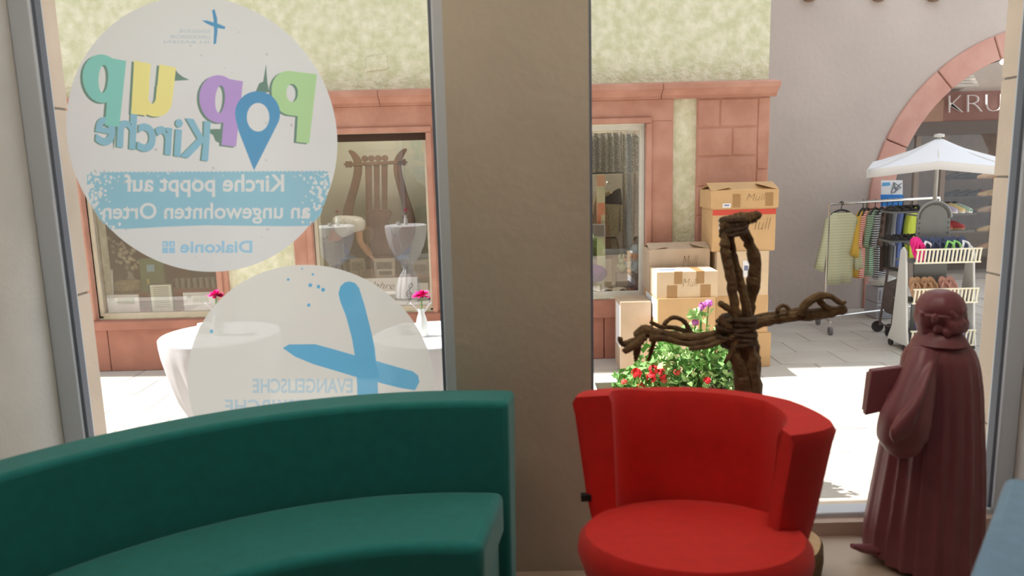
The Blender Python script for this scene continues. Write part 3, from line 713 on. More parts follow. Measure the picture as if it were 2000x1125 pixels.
# ------------------------------------------------------------------ robed figure
M_plum = mat('plum_plastic', (122, 66, 74), .42, var=.06, scale=12, spec=.5)
YL = 2.44; KL = YL / F_PX * 1.01
fg = thing('robed_statuette', 'plum coloured plastic statuette of a robed man holding a book by the window', 'statue', (sx(1812, 1000, YL), YL, 0))
def ring_body(rows, folds, amp, n=72, ph=0):
    """rows: (centre px x, px y, half width px, depth ratio, dy, fold strength)"""
    vs = []; k = len(rows)
    for cxp, pyy, hw, dr, dy, fs_ in rows:
        c = P(cxp, pyy, YL); c.z = max(c.z, .004)
        for j in range(n):
            t = 2 * math.pi * j / n; w = 1 + amp * fs_ * (math.sin(folds * t + ph + .6 * math.sin(3 * t)) + .5 * math.sin((folds * 2 + 3) * t))
            vs.append((c.x + hw * KL * w * math.cos(t), YL + dy + hw * KL * dr * w * math.sin(t), c.z))
    fs = [(i * n + j, i * n + (j + 1) % n, (i + 1) * n + (j + 1) % n, (i + 1) * n + j) for i in range(k - 1) for j in range(n)]
    fs += [tuple(range(n))[::-1], tuple((k - 1) * n + j for j in range(n))]
    return vs, fs
B = MB()
rows = [(1816, 1092, 104, .8, 0, 1), (1817, 1060, 101, .8, 0, 1), (1822, 1000, 96, .8, 0, 1), (1828, 940, 91, .8, 0, 1), (1832, 880, 86, .8, 0, 1), (1836, 820, 80, .8, 0, .9),
        (1837, 760, 77, .8, 0, .8), (1836, 720, 74, .8, 0, .6), (1835, 698, 71, .78, 0, .3), (1835, 684, 66, .74, 0, .12), (1835, 672, 56, .72, 0, 0), (1835, 663, 46, .76, 0, 0), (1836, 654, 39, .85, 0, 0), (1837, 642, 34, .95, 0, 0), (1838, 630, 30, 1, 0, 0)]
v, f = ring_body(rows, 19, .05); B.add(v, f)
# front of the under-gown towards the window (left)
rows = [(1752, 1088, 52, 1.2, .05, 1), (1754, 1040, 50, 1.2, .05, 1), (1766, 960, 46, 1.2, .05, 1), (1778, 890, 44, 1.2, .05, 1), (1790, 820, 40, 1.2, .05, .6), (1800, 740, 36, 1.2, .04, .2)]
v, f = ring_body(rows, 11, .04); B.add(v, f)
# hanging sleeve on the near side and the far sleeve
def sleeve(pts, n=24, amp=.06):
    q = smooth_path([P(p[0], p[1], YL + p[3]) for p in pts], 4); rs = lerp_list([p[2] * KL for p in pts], 4); vs = []
    t0 = MB().tube(q, rs, n)
    return t0
for pts in ([(1806, 688, 26, -.04), (1796, 725, 30, -.07), (1784, 770, 38, -.09), (1768, 818, 46, -.10), (1762, 850, 46, -.09), (1768, 880, 26, -.08)],
            [(1815, 690, 26, .05), (1800, 730, 30, .09), (1785, 780, 36, .11), (1772, 830, 40, .12), (1770, 864, 28, .11)],
            [(1795, 748, 22, -.06), (1775, 762, 20, -.06), (1750, 772, 16, -.04), (1730, 776, 12, -.02)],
            [(1795, 750, 22, .08), (1765, 768, 20, .09), (1738, 778, 14, .07), (1724, 780, 11, .05)]):
    t0 = sleeve(pts); B.add(t0.v, t0.f)
# folds of the near sleeve
for k in range(6):
    a = 1795 - k * 5; pts = [(1822 - k * 4, 705 + k * 10, 5, -.10), (1806 - k * 7, 750 + k * 10, 7, -.145), (1786 - k * 8, 800 + k * 8, 8, -.175), (1770 - k * 4, 846 + k * 3, 7, -.165)]
    t0 = sleeve(pts, 10); B.add(t0.v, t0.f)
# head with face turned to the window (left)
hc = P(1836, 610, YL); B.ball(hc, (.068, .072, .075), 20, 14)
B.ball(P(1806, 618, YL), (.03, .045, .05), 12, 8); B.ball(P(1793, 622, YL + .01), (.012, .013, .02), 10, 6); B.ball(P(1806, 643, YL), (.024, .034, .02), 10, 6)
B.ball(P(1798, 634, YL + .01), (.016, .02, .007), 10, 6)
for s in (-1, 1): B.ball(P(1826, 622, YL + s * .07), (.014, .01, .02), 10, 6); B.ball(P(1800, 612, YL + s * .02), (.012, .012, .008), 8, 6)
B.tube([P(1838, 640, YL), P(1838, 670, YL)], [.05, .06], 16)
body = B.build('figure', M_plum, fg)
rm = body.modifiers.new('join', 'REMESH'); rm.mode = 'VOXEL'; rm.voxel_size = .0055; rm.use_smooth_shade = True
sm_ = body.modifiers.new('soft', 'SMOOTH'); sm_.iterations = 4; sm_.factor = .5
# curled hair and cap
B = MB()
for k in range(70):
    t = random.uniform(-2.3, 2.3); z = random.uniform(-.06, .02); p = hc + Vector((.006 + .06 * math.cos(t), .066 * math.sin(t), z)); B.ball(p, (.015, .015, .017), 8, 6)
for k in range(22):
    t = -1.7 + 3.4 * k / 21; B.ball(hc + Vector((.008 + .062 * math.cos(t), .068 * math.sin(t), -.03 - .014 * (k % 2))), (.018, .017, .018), 8, 6)
hr = B.build('hair', M_plum, fg); r2 = hr.modifiers.new('join', 'REMESH'); r2.mode = 'VOXEL'; r2.voxel_size = .0045; r2.use_smooth_shade = True
B = MB().lathe([(0, .078), (.022, .077), (.046, .068), (.064, .05), (.073, .03), (.077, .014), (.074, .006), (.078, -.002), (.074, -.012), (.066, -.014)], 36, hc, lambda t, r, z: r * (1 + .02 * math.sin(9 * t)))
B.build('cap', M_plum, fg, smooth=True)
B = MB().lathe([(.052, .026), (.064, .02), (.078, -.004), (.088, -.02), (.08, -.026), (.06, -.02)], 36, P(1836, 657, YL), lambda t, r, z: r * (1 + .02 * math.sin(7 * t)))
B.build('collar', M_plum, fg, smooth=True)
fc = [P(1702, 724, YL - .02), P(1766, 716, YL - .05), P(1742, 800, YL - .05), P(1690, 812, YL - .02)]
bn = Vector((.004, .03, 0))
bk = thing('book', 'thick closed plum book held by the robed statuette', 'book', P(1715, 812, YL))
MB().hexa(fc, [p + bn for p in fc]).build('cover', M_plum, bk, bevel=.004)
fi = [fc[0] * .92 + fc[2] * .08, fc[1] * .92 + fc[3] * .08, fc[2] * .92 + fc[0] * .08, fc[3] * .92 + fc[1] * .08]
MB().hexa([p - Vector((.006, 0, .006)) + bn * .25 for p in fi], [p - Vector((.006, 0, .006)) + bn * 1.6 for p in fi]).build('pages', M_plum, bk)
sh = MB().tube([P(1730, 1062, YL + .02), P(1706, 1068, YL + .01), P(1682, 1064, YL), P(1664, 1060, YL)], [.026, .028, .022, .012], 14, .7)
for p in sh.v: p.z = max(.0, p.z - .012)
sh.build('shoe', M_plum, fg, smooth=True)
for s, dy in ((0, -.02), (1, .06)):   # hands under the book
    c = P(1726 - s * 4, 778, YL + dy); B = MB().ball(c, (.022, .016, .026), 12, 8)
    for i in range(4): B.tube([c + Vector((-.006, 0, .016 - i * .011)), c + Vector((-.026, .006, .018 - i * .011)), c + Vector((-.04, .018, .016 - i * .011))], [.0065, .006, .0045], 8)
    B.tube([c + Vector((0, 0, .02)), c + Vector((-.014, -.008, .036)), c + Vector((-.022, -.002, .046))], [.007, .0065, .005], 8)
    B.build('hand', M_plum, fg, smooth=True)

# ------------------------------------------------------------------ cartons stacked by the house corner
M_card = mat('cardboard', (204, 168, 124), .9, var=.05, scale=6)
M_card2 = mat('cardboard_pale', (214, 190, 160), .9, var=.05, scale=6)
M_card3 = mat('cardboard_grey', (190, 170, 148), .9, var=.06, scale=6)
M_tape = mat('brown_tape', (166, 130, 88), .35)
M_redtape = mat('red_tape', (206, 78, 66), .4)
M_paper = mat('white_paper', (232, 232, 236), .8)
M_ink = mat('marker_ink', (120, 98, 72), .8)
M_inkblue = mat('label_print', (120, 130, 160), .8)
def carton(label, x0, x1, y0, y1, z0, z1, material=M_card, rz=0, open_=0, parts=()):
    c = Vector(((x0 + x1) / 2, (y0 + y1) / 2, z0)); t = thing('cardboard_box', label, 'box', c, 'cardboard boxes stacked at the house corner', rz)
    w, d, h = (x1 - x0) / 2, (y1 - y0) / 2, z1 - z0; T = .006
    lo = lambda B, nm, mt, **k: _local(B, nm, mt, t, **k)
    lo2 = lambda B, nm, mt, **k: _local(B, nm, mt, LAST[0], **k)
    B = MB()
    for b in ((-w, w, -d, -d + T, 0, h), (-w, w, d - T, d, 0, h), (-w, -w + T, -d + T, d - T, 0, h), (w - T, w, -d + T, d - T, 0, h), (-w + T, w - T, -d + T, d - T, 0, T)): B.box(*b)
    lo(B, 'carton_body', material)
    if open_:
        for (hx, hy, ax, ln, wd, ang) in ((0, -d, 'x', d * .95, w, open_), (0, d, 'x', d * .95, w, -open_ * .6), (-w, 0, 'y', w * .6, d, open_ * .5), (w, 0, 'y', w * .6, d, -open_ * .8)):
            B = MB()
            if ax == 'x':
                s = 1 if hy < 0 else -1; e = Vector((0, s * math.cos(abs(ang)) * ln, math.sin(abs(ang)) * ln)); a = [(-wd, hy, h), (wd, hy, h)]
            else:
                s = 1 if hx < 0 else -1; e = Vector((s * math.cos(abs(ang)) * ln, 0, math.sin(abs(ang)) * ln)); a = [(hx, -wd, h), (hx, wd, h)]
            a = [Vector(p) for p in a]; q = [a[0], a[1], a[1] + e, a[0] + e]
            B.hexa(q, [p + Vector((0, 0, .005)) for p in q]); lo(B, 'flap', material)
    else:
        lo(MB().box(-w, w, -d, -.002, h, h + .005), 'flap', material); lo(MB().box(-w, w, .002, d, h, h + .005), 'flap', material)
    for p in parts:
        k = p[0]
        if k == 'tape_v': lo(MB().box(p[1] * w - p[2], p[1] * w + p[2], -d - .002, -d, p[3] * h, p[4] * h), 'tape_strip', M_tape)
        if k == 'tape_top': lo(MB().box(p[1] * w - p[2], p[1] * w + p[2], -d - .002, d, h + .0052, h + .0075).box(p[1] * w - p[2], p[1] * w + p[2], -d - .003, -d - .001, h * .55, h + .0075), 'tape_strip', M_tape)
        if k == 'red': lo(MB().box(-w - .001, w + .001, -d - .002, -d, h * .86, h * .985), 'red_tape_band', M_redtape)
        if k == 'label': lo(MB().box(p[1] * w, p[2] * w, -d - .003, -d, p[3] * h, p[4] * h), 'shipping_label', M_paper); lo2(MB().box(p[1] * w + (p[2] - p[1]) * w * .2, p[2] * w - (p[2] - p[1]) * w * .2, -d - .004, -d - .002, (p[3] * .6 + p[4] * .4) * h, (p[3] * .3 + p[4] * .7) * h), 'label_print', M_inkblue)
        if k == 'toplabel': lo(MB().box(p[1] * w, p[2] * w, -d * .8, d * .5, h + .0052, h + .008), 'shipping_label', M_paper); lo2(MB().box(p[1] * w + .02, p[2] * w - .06, -d * .5, d * .2, h + .008, h + .009), 'label_print', M_inkblue)
        if k == 'sidelabel': lo(MB().box(-w - .003, -w, -d * .9, d * .6, h * .35, h * .95), 'shipping_label', M_paper)
        if k == 'text':
            v, f = text_geo(p[1], shear=.3, bold=-.03); a, b, c_, e = p[2] * w, p[3] * w, p[4] * h, p[5] * h
            B = MB().add([(a + u * (b - a), -d - .0035, c_ + q * (e - c_)) for u, q in v], f); lo(B, 'handwriting', M_ink, fix=False)
    return t
def _local(B, nm, mt, parent, fix=True):
    me = B.mesh(nm, Vector((0, 0, 0)), False, fix); me.materials.append(mt); o = link(bpy.data.objects.new(nm, me), parent); LAST[0] = o; return o
Y1 = 6.72
zb = [sz(1450, y, Y1) for y in (372, 408, 492, 578, 652)] + [ST]
X = lambda px, y=500, Y=Y1: sx(px, y, Y)
carton('open box marked Müll, topmost of the tall carton stack', X(1389, 390), X(1521, 390), Y1, 7.12, zb[1] + .006, zb[0], open_=.35, parts=(('tape_v', -.25, .035, .05, .8), ('tape_v', .72, .035, .1, .85), ('label', -.66, -.42, .05, .3), ('text', 'Müll', .05, .6, .42, .8)))
carton('box with red tape band, second from the top of the tall stack', X(1392, 450), X(1515, 450), Y1 + .01, 7.12, zb[2] + .006, zb[1], parts=(('red',), ('label', -.8, -.62, .5, .8), ('text', 'Müll', .1, .85, .5, .78)))
carton('pale box with white label, third from the top of the tall stack', X(1400, 530), X(1501, 530), Y1, 7.12, zb[3] + .006, zb[2], M_card2, parts=(('label', .0, .25, .42, .8),))
carton('box in the tall stack just above its bottom box', X(1398, 610), X(1500, 610), Y1 + .005, 7.12, zb[4] + .006, zb[3], M_card)
carton('bottom box of the tall stack, standing on the pavement', X(1398, 690), X(1504, 690), Y1 - .01, 7.12, zb[5] + .001, zb[4], M_card)
Y2 = 6.42
zh = sz(1335, 583, Y2); zk = sz(1335, 650, Y2)
carton('pale box on the pavement under the orange-edged box', X(1282, 690, Y2), X(1394, 690, Y2), Y2, 7.1, ST + .001, zk, M_card2)
carton('wide box with orange-taped edge beneath the labelled box', X(1284, 610, Y2), X(1396, 610, Y2), Y2 - .02, 7.1, zk + .006, zh, M_card, parts=(('sidelabel',),))
carton('closed box with white label and brown tape strips, marked Müll', X(1283, 550, Y2), X(1402, 550, Y2), Y2, 6.74, zh + .006, sz(1340, 532, Y2), M_card2, parts=(('tape_top', -.3, .035), ('tape_top', .42, .035), ('toplabel', -.92, -.05), ('tape_v', -.5, .045, .0, .5), ('tape_v', .6, .045, .0, .5), ('text', 'Müll', -.15, .35, .45, .75)))
carton('open box marked Müll behind the labelled box', X(1268, 530, 6.78), X(1386, 530, 6.78), 6.78, 7.11, zh + .006, sz(1330, 487, 6.78), M_card3, open_=.3, parts=(('text', 'Müll', .1, .6, .55, .85),))
carton('tall narrow greyish box leaning by the window sill, leftmost of the cartons', X(1213, 640, 6.6), X(1272, 640, 6.6), 6.62, 6.98, ST + .001, sz(1240, 592, 6.6), M_card3, parts=(('sidelabel',),))

# ------------------------------------------------------------------ bar tables with tied cloths, vases
M_cloth = shader_mix('sheer_white_cloth', lambda nt, out: None)
def _cl():
    nt = M_cloth.node_tree; out = nt.nodes[0]
    d = nt.nodes.new('ShaderNodeBsdfDiffuse'); d.inputs[0].default_value = (.86, .86, .9, 1); t = nt.nodes.new('ShaderNodeBsdfTranslucent'); t.inputs[0].default_value = (.86, .86, .9, 1)
    tr = nt.nodes.new('ShaderNodeBsdfTransparent'); a = nt.nodes.new('ShaderNodeMixShader'); a.inputs[0].default_value = .35; b = nt.nodes.new('ShaderNodeMixShader'); b.inputs[0].default_value = .12
    nt.links.new(d.outputs[0], a.inputs[1]); nt.links.new(t.outputs[0], a.inputs[2]); nt.links.new(a.outputs[0], b.inputs[1]); nt.links.new(tr.outputs[0], b.inputs[2]); nt.links.new(b.outputs[0], out.inputs[0])
_cl()
M_pink = mat('magenta_petals', (236, 20, 140), .7, var=.15, scale=60)
M_leaf = mat('leaf_green', (118, 166, 92), .7, var=.2, scale=20)
M_leaf2 = mat('leaf_bright', (168, 206, 134), .7, var=.2, scale=20)
M_vase = mat('white_glass', (235, 240, 238), .2)
def bar_table(x, y, where, fl):
    t = thing('bar_table', 'round bar table hidden under the white cloth ' + where, 'table', (x, y, ST), 'bar tables in the street')
    MB().lathe([(0, 1.07), (.295, 1.07), (.295, 1.095), (0, 1.095)], 32, (x, y, ST)).build('tabletop', M_white, t)
    MB().lathe([(.03, .03), (.03, 1.07)], 16, (x, y, ST)).build('pole', M_chrome, t)
    MB().lathe([(0, 0), (.2, 0), (.2, .02), (.03, .04), (0, .04)], 28, (x, y, ST)).build('base', M_chrome, t)
    c = thing('tablecloth', 'white tied tablecloth draped over the bar table ' + where, 'tablecloth', (x, y, ST), 'white tied tablecloths')
    def fold(tt, r, z):
        k = max(0, min(1, (1.09 - z) / .35)); return r * (1 + .045 * k * math.sin(11 * tt + z * 2) + .03 * k * math.sin(23 * tt))
    MB().lathe([(0, 1.100), (.296, 1.100), (.302, 1.094), (.302, 1.06), (.295, 1.0), (.272, .9), (.235, .78), (.18, .66), (.11, .56), (.055, .5), (.048, .48), (.07, .44), (.13, .34), (.17, .2), (.19, .08), (.195, .045)], 88, (x, y, ST), fold).build('cloth', M_cloth, c, smooth=True)
    B = MB().tube([(x + .055 * math.cos(i / 12 * 6.283), y + .055 * math.sin(i / 12 * 6.283), ST + .48) for i in range(13)], .012, 6)
    for s in (-1, 1):
        B.tube(smooth_path([(x + .02 * s, y + .055, ST + .49), (x + .07 * s, y + .09, ST + .53), (x + .05 * s, y + .1, ST + .47), (x, y + .06, ST + .48)]), .008, 5)
        B.tube(smooth_path([(x + .01 * s, y + .06, ST + .48), (x + .03 * s, y + .10, ST + .36), (x + .045 * s, y + .17, ST + .2)]), .009, 5)
    B.build('ribbon_bow', M_paper, c.children[0])
    if fl:
        vx, vy = x + fl[0], y + fl[1]; z = ST + 1.1
        v = thing('flower_vase', 'slim vase with a magenta carnation on the table ' + where, 'vase', (vx, vy, z), 'vases on the bar tables')
        MB().lathe([(0, .002), (.028, .002), (.032, .05), (.024, .09), (.014, .12), (.017, .14)], 16, (vx, vy, z)).build('vase_body', M_vase, v, smooth=True)
        MB().tube([(vx, vy, z + .05), (vx + .004, vy, z + .2)], .004, 6).build('stem', M_leaf, v)
        for s in (-1, 1):
            MB().tube(smooth_path([(vx, vy, z + .1), (vx + s * .03, vy, z + .15), (vx + s * .05, vy - .01, z + .17)]), [.004] * 9, 6).build('white_ribbon', M_paper, v)
        B = MB(); rr = random.Random(int(x * 100))
        for k in range(60):
            a = rr.uniform(0, 6.283); e = rr.uniform(-.2, 1.4); d = Vector((math.cos(a) * math.cos(e), math.sin(a) * math.cos(e), math.sin(e) * .6)); r0 = rr.uniform(.036, .058)
            p = Vector((vx + .004, vy, z + .205)); s = d.cross(Vector((0, 0, 1))); s = (s if s.length > .1 else Vector((1, 0, 0))).normalized() * .012; u = d.cross(s).normalized() * .004
            B.add([p, p + d * r0 * .6 + s, p + d * r0 + u, p + d * r0 * .6 - s], [(0, 1, 2, 3)])
        B.build('carnation', M_pink, v, fix=False)
        cv = MB().lathe([(0, 0), (.03, 0), (.03, .05), (0, .05)], 16, (vx - .1, vy + .06, z)).build('candle', M_white, origin=(vx - .1, vy + .06, z)); tag(cv, 'short white candle on the table ' + where, 'candle', 'candles on the bar tables')
bar_table(-1.52, 3.76, 'left of the blue cross sticker', (.0, -.03))
bar_table(-.40, 3.64, 'next to the window pillar', (-.05, -.06))
bar_table(-2.60, 3.62, 'seen only mirrored in the lyre window', (.06, .0))

# ------------------------------------------------------------------ raised planter with geraniums and phlox
YPn = 3.95
px0, px1 = sx(1166, 755, YPn), sx(1470, 750, YPn); zp = sz(1300, 775, YPn)
pt = thing('planter', 'white raised planter box with red geraniums behind the red chair', 'planter', ((px0 + px1) / 2, YPn, ST))
MB().box(px0, px1, YPn, YPn + .02, ST + .25, zp).build('planter_board', M_white, pt); MB().box(px0, px1, YPn + .30, YPn + .32, ST + .25, zp).build('planter_board', M_white, pt)
MB().box(px0, px0 + .02, YPn + .02, YPn + .30, ST + .25, zp).build('planter_board', M_white, pt); MB().box(px1 - .02, px1, YPn + .02, YPn + .30, ST + .25, zp).build('planter_board', M_white, pt)
MB().box(px0 + .02, px1 - .02, YPn + .02, YPn + .3, ST + .25, zp - .04).build('soil', mat('soil', (82, 62, 48), .95, var=.2), pt)
for a in (px0, px1 - .05):
    for b in (YPn, YPn + .27): MB().box(a, a + .05, b, b + .05, ST, ST + .25).build('leg', M_white, pt)
def leaf_cloud(n, box, size, seed, fn=None):
    rr = random.Random(seed); B = MB()
    for k in range(n):
        p = Vector((rr.uniform(box[0], box[1]), rr.uniform(box[2], box[3]), 0)); t = (p.x - box[0]) / (box[1] - box[0]); p.z = rr.uniform(box[4], fn(t) if fn else box[5])
        d = Vector((rr.uniform(-1, 1), rr.uniform(-1, .4), rr.uniform(-.2, 1))).normalized(); s = d.cross(Vector((rr.uniform(-1, 1), rr.uniform(-1, 1), rr.uniform(-1, 1)))).normalized(); L = size * rr.uniform(.6, 1.3)
        u = d.cross(s) * L * .15
        B.add([p, p + d * L * .5 + s * L * .42 + u, p + d * L, p + d * L * .5 - s * L * .42 + u], [(0, 1, 2, 3)])
    return B
zt_ = sz(1300, 735, YPn)
fh = lambda t: zp + .08 + .24 * max(0, math.sin(max(0, min(1, (t - .12) / .95)) * math.pi)) ** .8
o = leaf_cloud(900, (px0 + .14, px1 - .02, YPn + .03, YPn + .29, zp - .05, zp + .3), .05, 3, fh).build('foliage', M_leaf, pt, fix=False); o['kind'] = 'stuff'
o = leaf_cloud(500, (px0 + .2, px1 - .03, YPn + .0, YPn + .25, zp - .03, zp + .3), .045, 4, fh).build('light_foliage', M_leaf2, pt, fix=False); o['kind'] = 'stuff'
M_ger = mat('geranium_red', (226, 40, 48), .7, var=.1, scale=50); M_ger2 = mat('geranium_coral', (236, 92, 80), .7, var=.1, scale=50); M_phlox = mat('phlox_pink', (224, 120, 220), .7, var=.1, scale=50)
def bloom(name, px, py, rpx, material, Y, seed):
    c = P(px, py, Y); r = rpx * Y / F_PX; rr = random.Random(seed); B = MB()
    for k in range(26):
        d = Vector((rr.uniform(-1, 1), rr.uniform(-1, 1), rr.uniform(-.5, 1))).normalized(); q = c + d * r * .75; s = d.cross(Vector((.3, .5, .8))).normalized(); u = d.cross(s)
        pts = [q + (s * math.cos(i * 1.2566) + u * math.sin(i * 1.2566)) * r * .42 + d * r * .12 * (i % 2) for i in range(5)]; B.add(pts, [(0, 1, 2, 3, 4)])
    o = B.build(name, material, pt, fix=False)
    st = MB().tube(smooth_path([(c.x + rr.uniform(-.04, .04), min(YPn + .28, c.y + .06), zp - .04), (c.x, c.y, c.z - r * .3)], 3), .004, 5).build('flower_stem', M_leaf, o)
for i, (a, b, r_, mt) in enumerate([(1243, 729, 12, M_ger), (1276, 722, 11, M_ger), (1292, 729, 12, M_ger), (1272, 738, 11, M_ger), (1251, 754, 9, M_ger), (1322, 727, 8, M_ger2), (1381, 744, 9, M_ger), (1219, 746, 7, M_ger2), (1296, 742, 8, M_ger2)]):
    bloom('geranium_bloom', a, b, r_, mt, YPn + .0 + .02 * (i % 3), i)
for i, (a, b, r_) in enumerate([(1384, 592, 9), (1372, 597, 8), (1358, 630, 8), (1368, 604, 6), (1428, 724, 6)]):
    bloom('phlox_bloom', a, b, r_, M_phlox, YPn + .12, 40 + i)
o = leaf_cloud(70, (sx(1360, 640, YPn), sx(1400, 640, YPn), YPn + .08, YPn + .16, zp + .1, sz(1380, 612, YPn)), .06, 9).build('phlox_leaves', M_leaf2, pt, fix=False); o['kind'] = 'stuff'

# ------------------------------------------------------------------ lyre display
M_lyre = mat('brown_lyre_wood', (112, 74, 54), .6, scale=10, col2=(94, 60, 43), bump=.1)
YL2 = 8.05
ly = thing('wooden_lyre', 'large brown wooden lyre standing in the shop window', 'lyre', (sx(737, 500, YL2), YL2, sz(737, 505, YL2)))
def strip_poly(pts, mir=None):
    """centre line with widths (px) -> outline"""
    c = smooth_path([Vector((p[0], p[1], 0)) for p in pts], 5); w = lerp_list([p[2] for p in pts], 5); L, Rr = [], []
    for i, p in enumerate(c):
        d = (c[min(i + 1, len(c) - 1)] - c[max(i - 1, 0)]).normalized(); n = Vector((-d.y, d.x, 0)); L.append(p + n * w[i]); Rr.append(p - n * w[i])
    o = L + Rr[::-1]
    if mir: o = [Vector((2 * mir - p.x, p.y - (p.x - mir) * -.06, 0)) for p in o]
    return o
def plate(name, outl, th, material, parent, Y, bev=.006):
    q = [P(p[0], p[1], Y) for p in outl]; return MB().slab(q, (0, th, 0)).build(name, material, parent, bevel=bev, seg=1)
arm = [(681, 294, 2), (689, 301, 5), (697, 315, 7), (698, 335, 7.5), (693, 360, 7.5), (685, 388, 7.5), (679, 412, 9), (676, 436, 12), (681, 460, 16), (697, 482, 18), (722, 494, 18), (737, 497, 17)]
plate('arm', strip_poly(arm), .06, M_lyre, ly, YL2); plate('arm', strip_poly(arm, 737), .06, M_lyre, ly, YL2 + .001)
plate('body', [(712, 416), (718, 409), (756, 409), (764, 415), (761, 426), (756, 436), (770, 462), (764, 488), (738, 505), (712, 490), (702, 464), (716, 438), (714, 427)], .07, M_lyre, ly, YL2 - .006)
for a, b in ((713, 725.5), (729.5, 740.5), (744.5, 756)): plate('string_bar', [(a, 322), (b, 321), (b - .5, 411), (a + 2, 411)], .04, M_lyre, ly, YL2 + .01, .003)
plate('crossbar', [(684, 318), (788, 313), (788, 320), (684, 325)], .05, M_lyre, ly, YL2 - .012)
for a, b, r_ in ((680, 321, 8), (786, 317, 8)): plate('finial', [(a + r_ * (1 + .18 * math.cos(6 * i * .2094)) * math.cos(i * .2094), b + r_ * (1 + .18 * math.cos(6 * i * .2094)) * math.sin(i * .2094) * .8) for i in range(30)], .05, M_lyre, ly, YL2 - .012, .002)
for a in (711.5, 724.5, 738, 751): plate('tuning_peg', [(a + 6 * math.cos(i * .314), 310 - (a - 711) * .03 + 6 * math.sin(i * .314)) for i in range(20)], .05, M_lyre, ly, YL2 - .015, .002)
MB().box(sx(715, 500, YL2), sx(760, 500, YL2), YL2 - .05, YL2 + .12, WIN[1][2] - .01, sz(737, 503, YL2)).build('pedestal', M_lyre, ly)
# blue chairs behind the tables of the display
M_bchair = mat('blue_plastic', (84, 116, 196), .45); M_bseat = mat('light_blue_seat', (110, 170, 235), .5)
def blue_chair(pxa, pxb, py0, py1, Y, label):
    c = P((pxa + pxb) / 2, py1, Y); zfl = WIN[1][2] - .01
    t = thing('blue_chair', label, 'chair', (c.x, Y, zfl), 'blue chairs in the lyre window')
    a, b, zt2, zs = sx(pxa, py1, Y), sx(pxb, py1, Y), sz((pxa + pxb) / 2, py0, Y), c.z
    out = [(a, zs + .02), (b, zs + .02), (b + .01, zt2 - .08), (b - .04, zt2 - .01), ((a + b) / 2, zt2), (a + .04, zt2 - .01), (a - .01, zt2 - .08)]
    MB().slab([(p[0], Y + .16, p[1]) for p in out], (0, .02, 0)).build('backrest', M_bchair, t, bevel=.006)
    MB().box(a, b, Y - .12, Y + .16, zs - .02, zs + .01).build('seat', M_bseat, t, bevel=.01)
    for x in (a + .02, b - .02):
        for y in (Y - .1, Y + .15): MB().tube([(x, y, zfl), (x, y, zs - .02)], .01, 6).build('leg', M_chrome, t)
blue_chair(752, 796, 460, 503, 8.26, 'blue plastic chair right of the lyre body')
blue_chair(668, 697, 466, 505, 8.26, 'blue plastic chair left of the lyre, half hidden by the bent person')
# display podium, books, sign
xA, xB, zA, zB = WIN[1]
zfl = zA - .01
pd_ = MB().box(sx(690, 590, 7.6), sx(838, 590, 7.6), 7.62, 7.95, zfl, sz(760, 545, 7.6)).build('display_step', mat('brown_step', (130, 104, 84), .8, var=.2, scale=12), origin=(sx(760, 590, 7.6), 7.7, zfl)); tag(pd_, 'low brown display step below the lyre', 'step')
zst = sz(760, 545, 7.6)
for i, (a, b, y0, y1, dy, cl, lb) in enumerate([(683, 712, 506, 522, .16, (190, 182, 166), 'pale song book lying left of the lyre foot'), (730, 772, 506, 530, .1, (196, 190, 176), 'pale framed music sheet leaning below the lyre'), (736, 771, 527, 545, .03, (206, 200, 190), 'white card with window frame print in front of the music sheet'), (700, 728, 528, 546, .05, (120, 98, 82), 'brown printed card left of the white card'), (806, 836, 512, 545, .14, (170, 170, 172), 'grey booklet at the right edge of the lyre display')]):
    p = P((a + b) / 2, y1, 7.7 + dy); t = thing('sheet_stand', lb, 'card', (p.x, 7.7 + dy, zst), 'cards in the lyre window')
    w = (b - a) / 2 * 7.8 / F_PX; h = max(.05, sz(a, y0, 7.7 + dy) - zst)
    MB().hexa([(p.x - w, 7.7 + dy, zst), (p.x + w, 7.7 + dy, zst), (p.x + w, 7.73 + dy, zst + h), (p.x - w, 7.73 + dy, zst + h)], [(p.x - w, 7.71 + dy, zst), (p.x + w, 7.71 + dy, zst), (p.x + w, 7.74 + dy, zst + h), (p.x - w, 7.74 + dy, zst + h)]).build('board', mat('card_%d' % i, cl, .85), t)
    MB().box(p.x - w * .7, p.x + w * .7, 7.695 + dy, 7.7 + dy, zst + h * .35, zst + h * .8).build('print', mat('card_print', (132, 124, 114), .9, var=.3, scale=60), t)
    MB().box(p.x - .01, p.x + .01, 7.74 + dy, 7.78 + dy, zst, zst + h * .6).build('easel', M_dark, t)
YSg = 7.42
sgn = thing('shop_card', 'white cardboard sign with script lettering and a treble clef in the lyre window', 'sign', (sx(770, 598, YSg), YSg, zfl))
q = [P(690, 592, YSg), P(815, 592, YSg), P(815, 541, YSg), P(690, 545, YSg)]; q[0].z = q[1].z = zfl + .002
MB().slab(q, (0, .012, 0)).build('sign_board', M_paper, sgn)
text_on('script_lettering', 'Jahre', [P(722, 567, YSg - .002), P(770, 569, YSg - .002), P(771, 552, YSg - .002), P(723, 550, YSg - .002)], mat('script_ink', (90, 84, 78), .8), sgn, shear=.35, bold=-.01)
clef = [(799, 585), (797, 582), (800, 586), (802, 580), (799, 560), (803, 553), (805, 558), (798, 567), (794, 575), (799, 580), (805, 577), (802, 571), (797, 575)]
MB().tube(smooth_path([P(a, b, YSg - .003) for a, b in clef], 4), .006, 6).build('treble_clef', mat('script_ink', (90, 84, 78), .8), sgn)
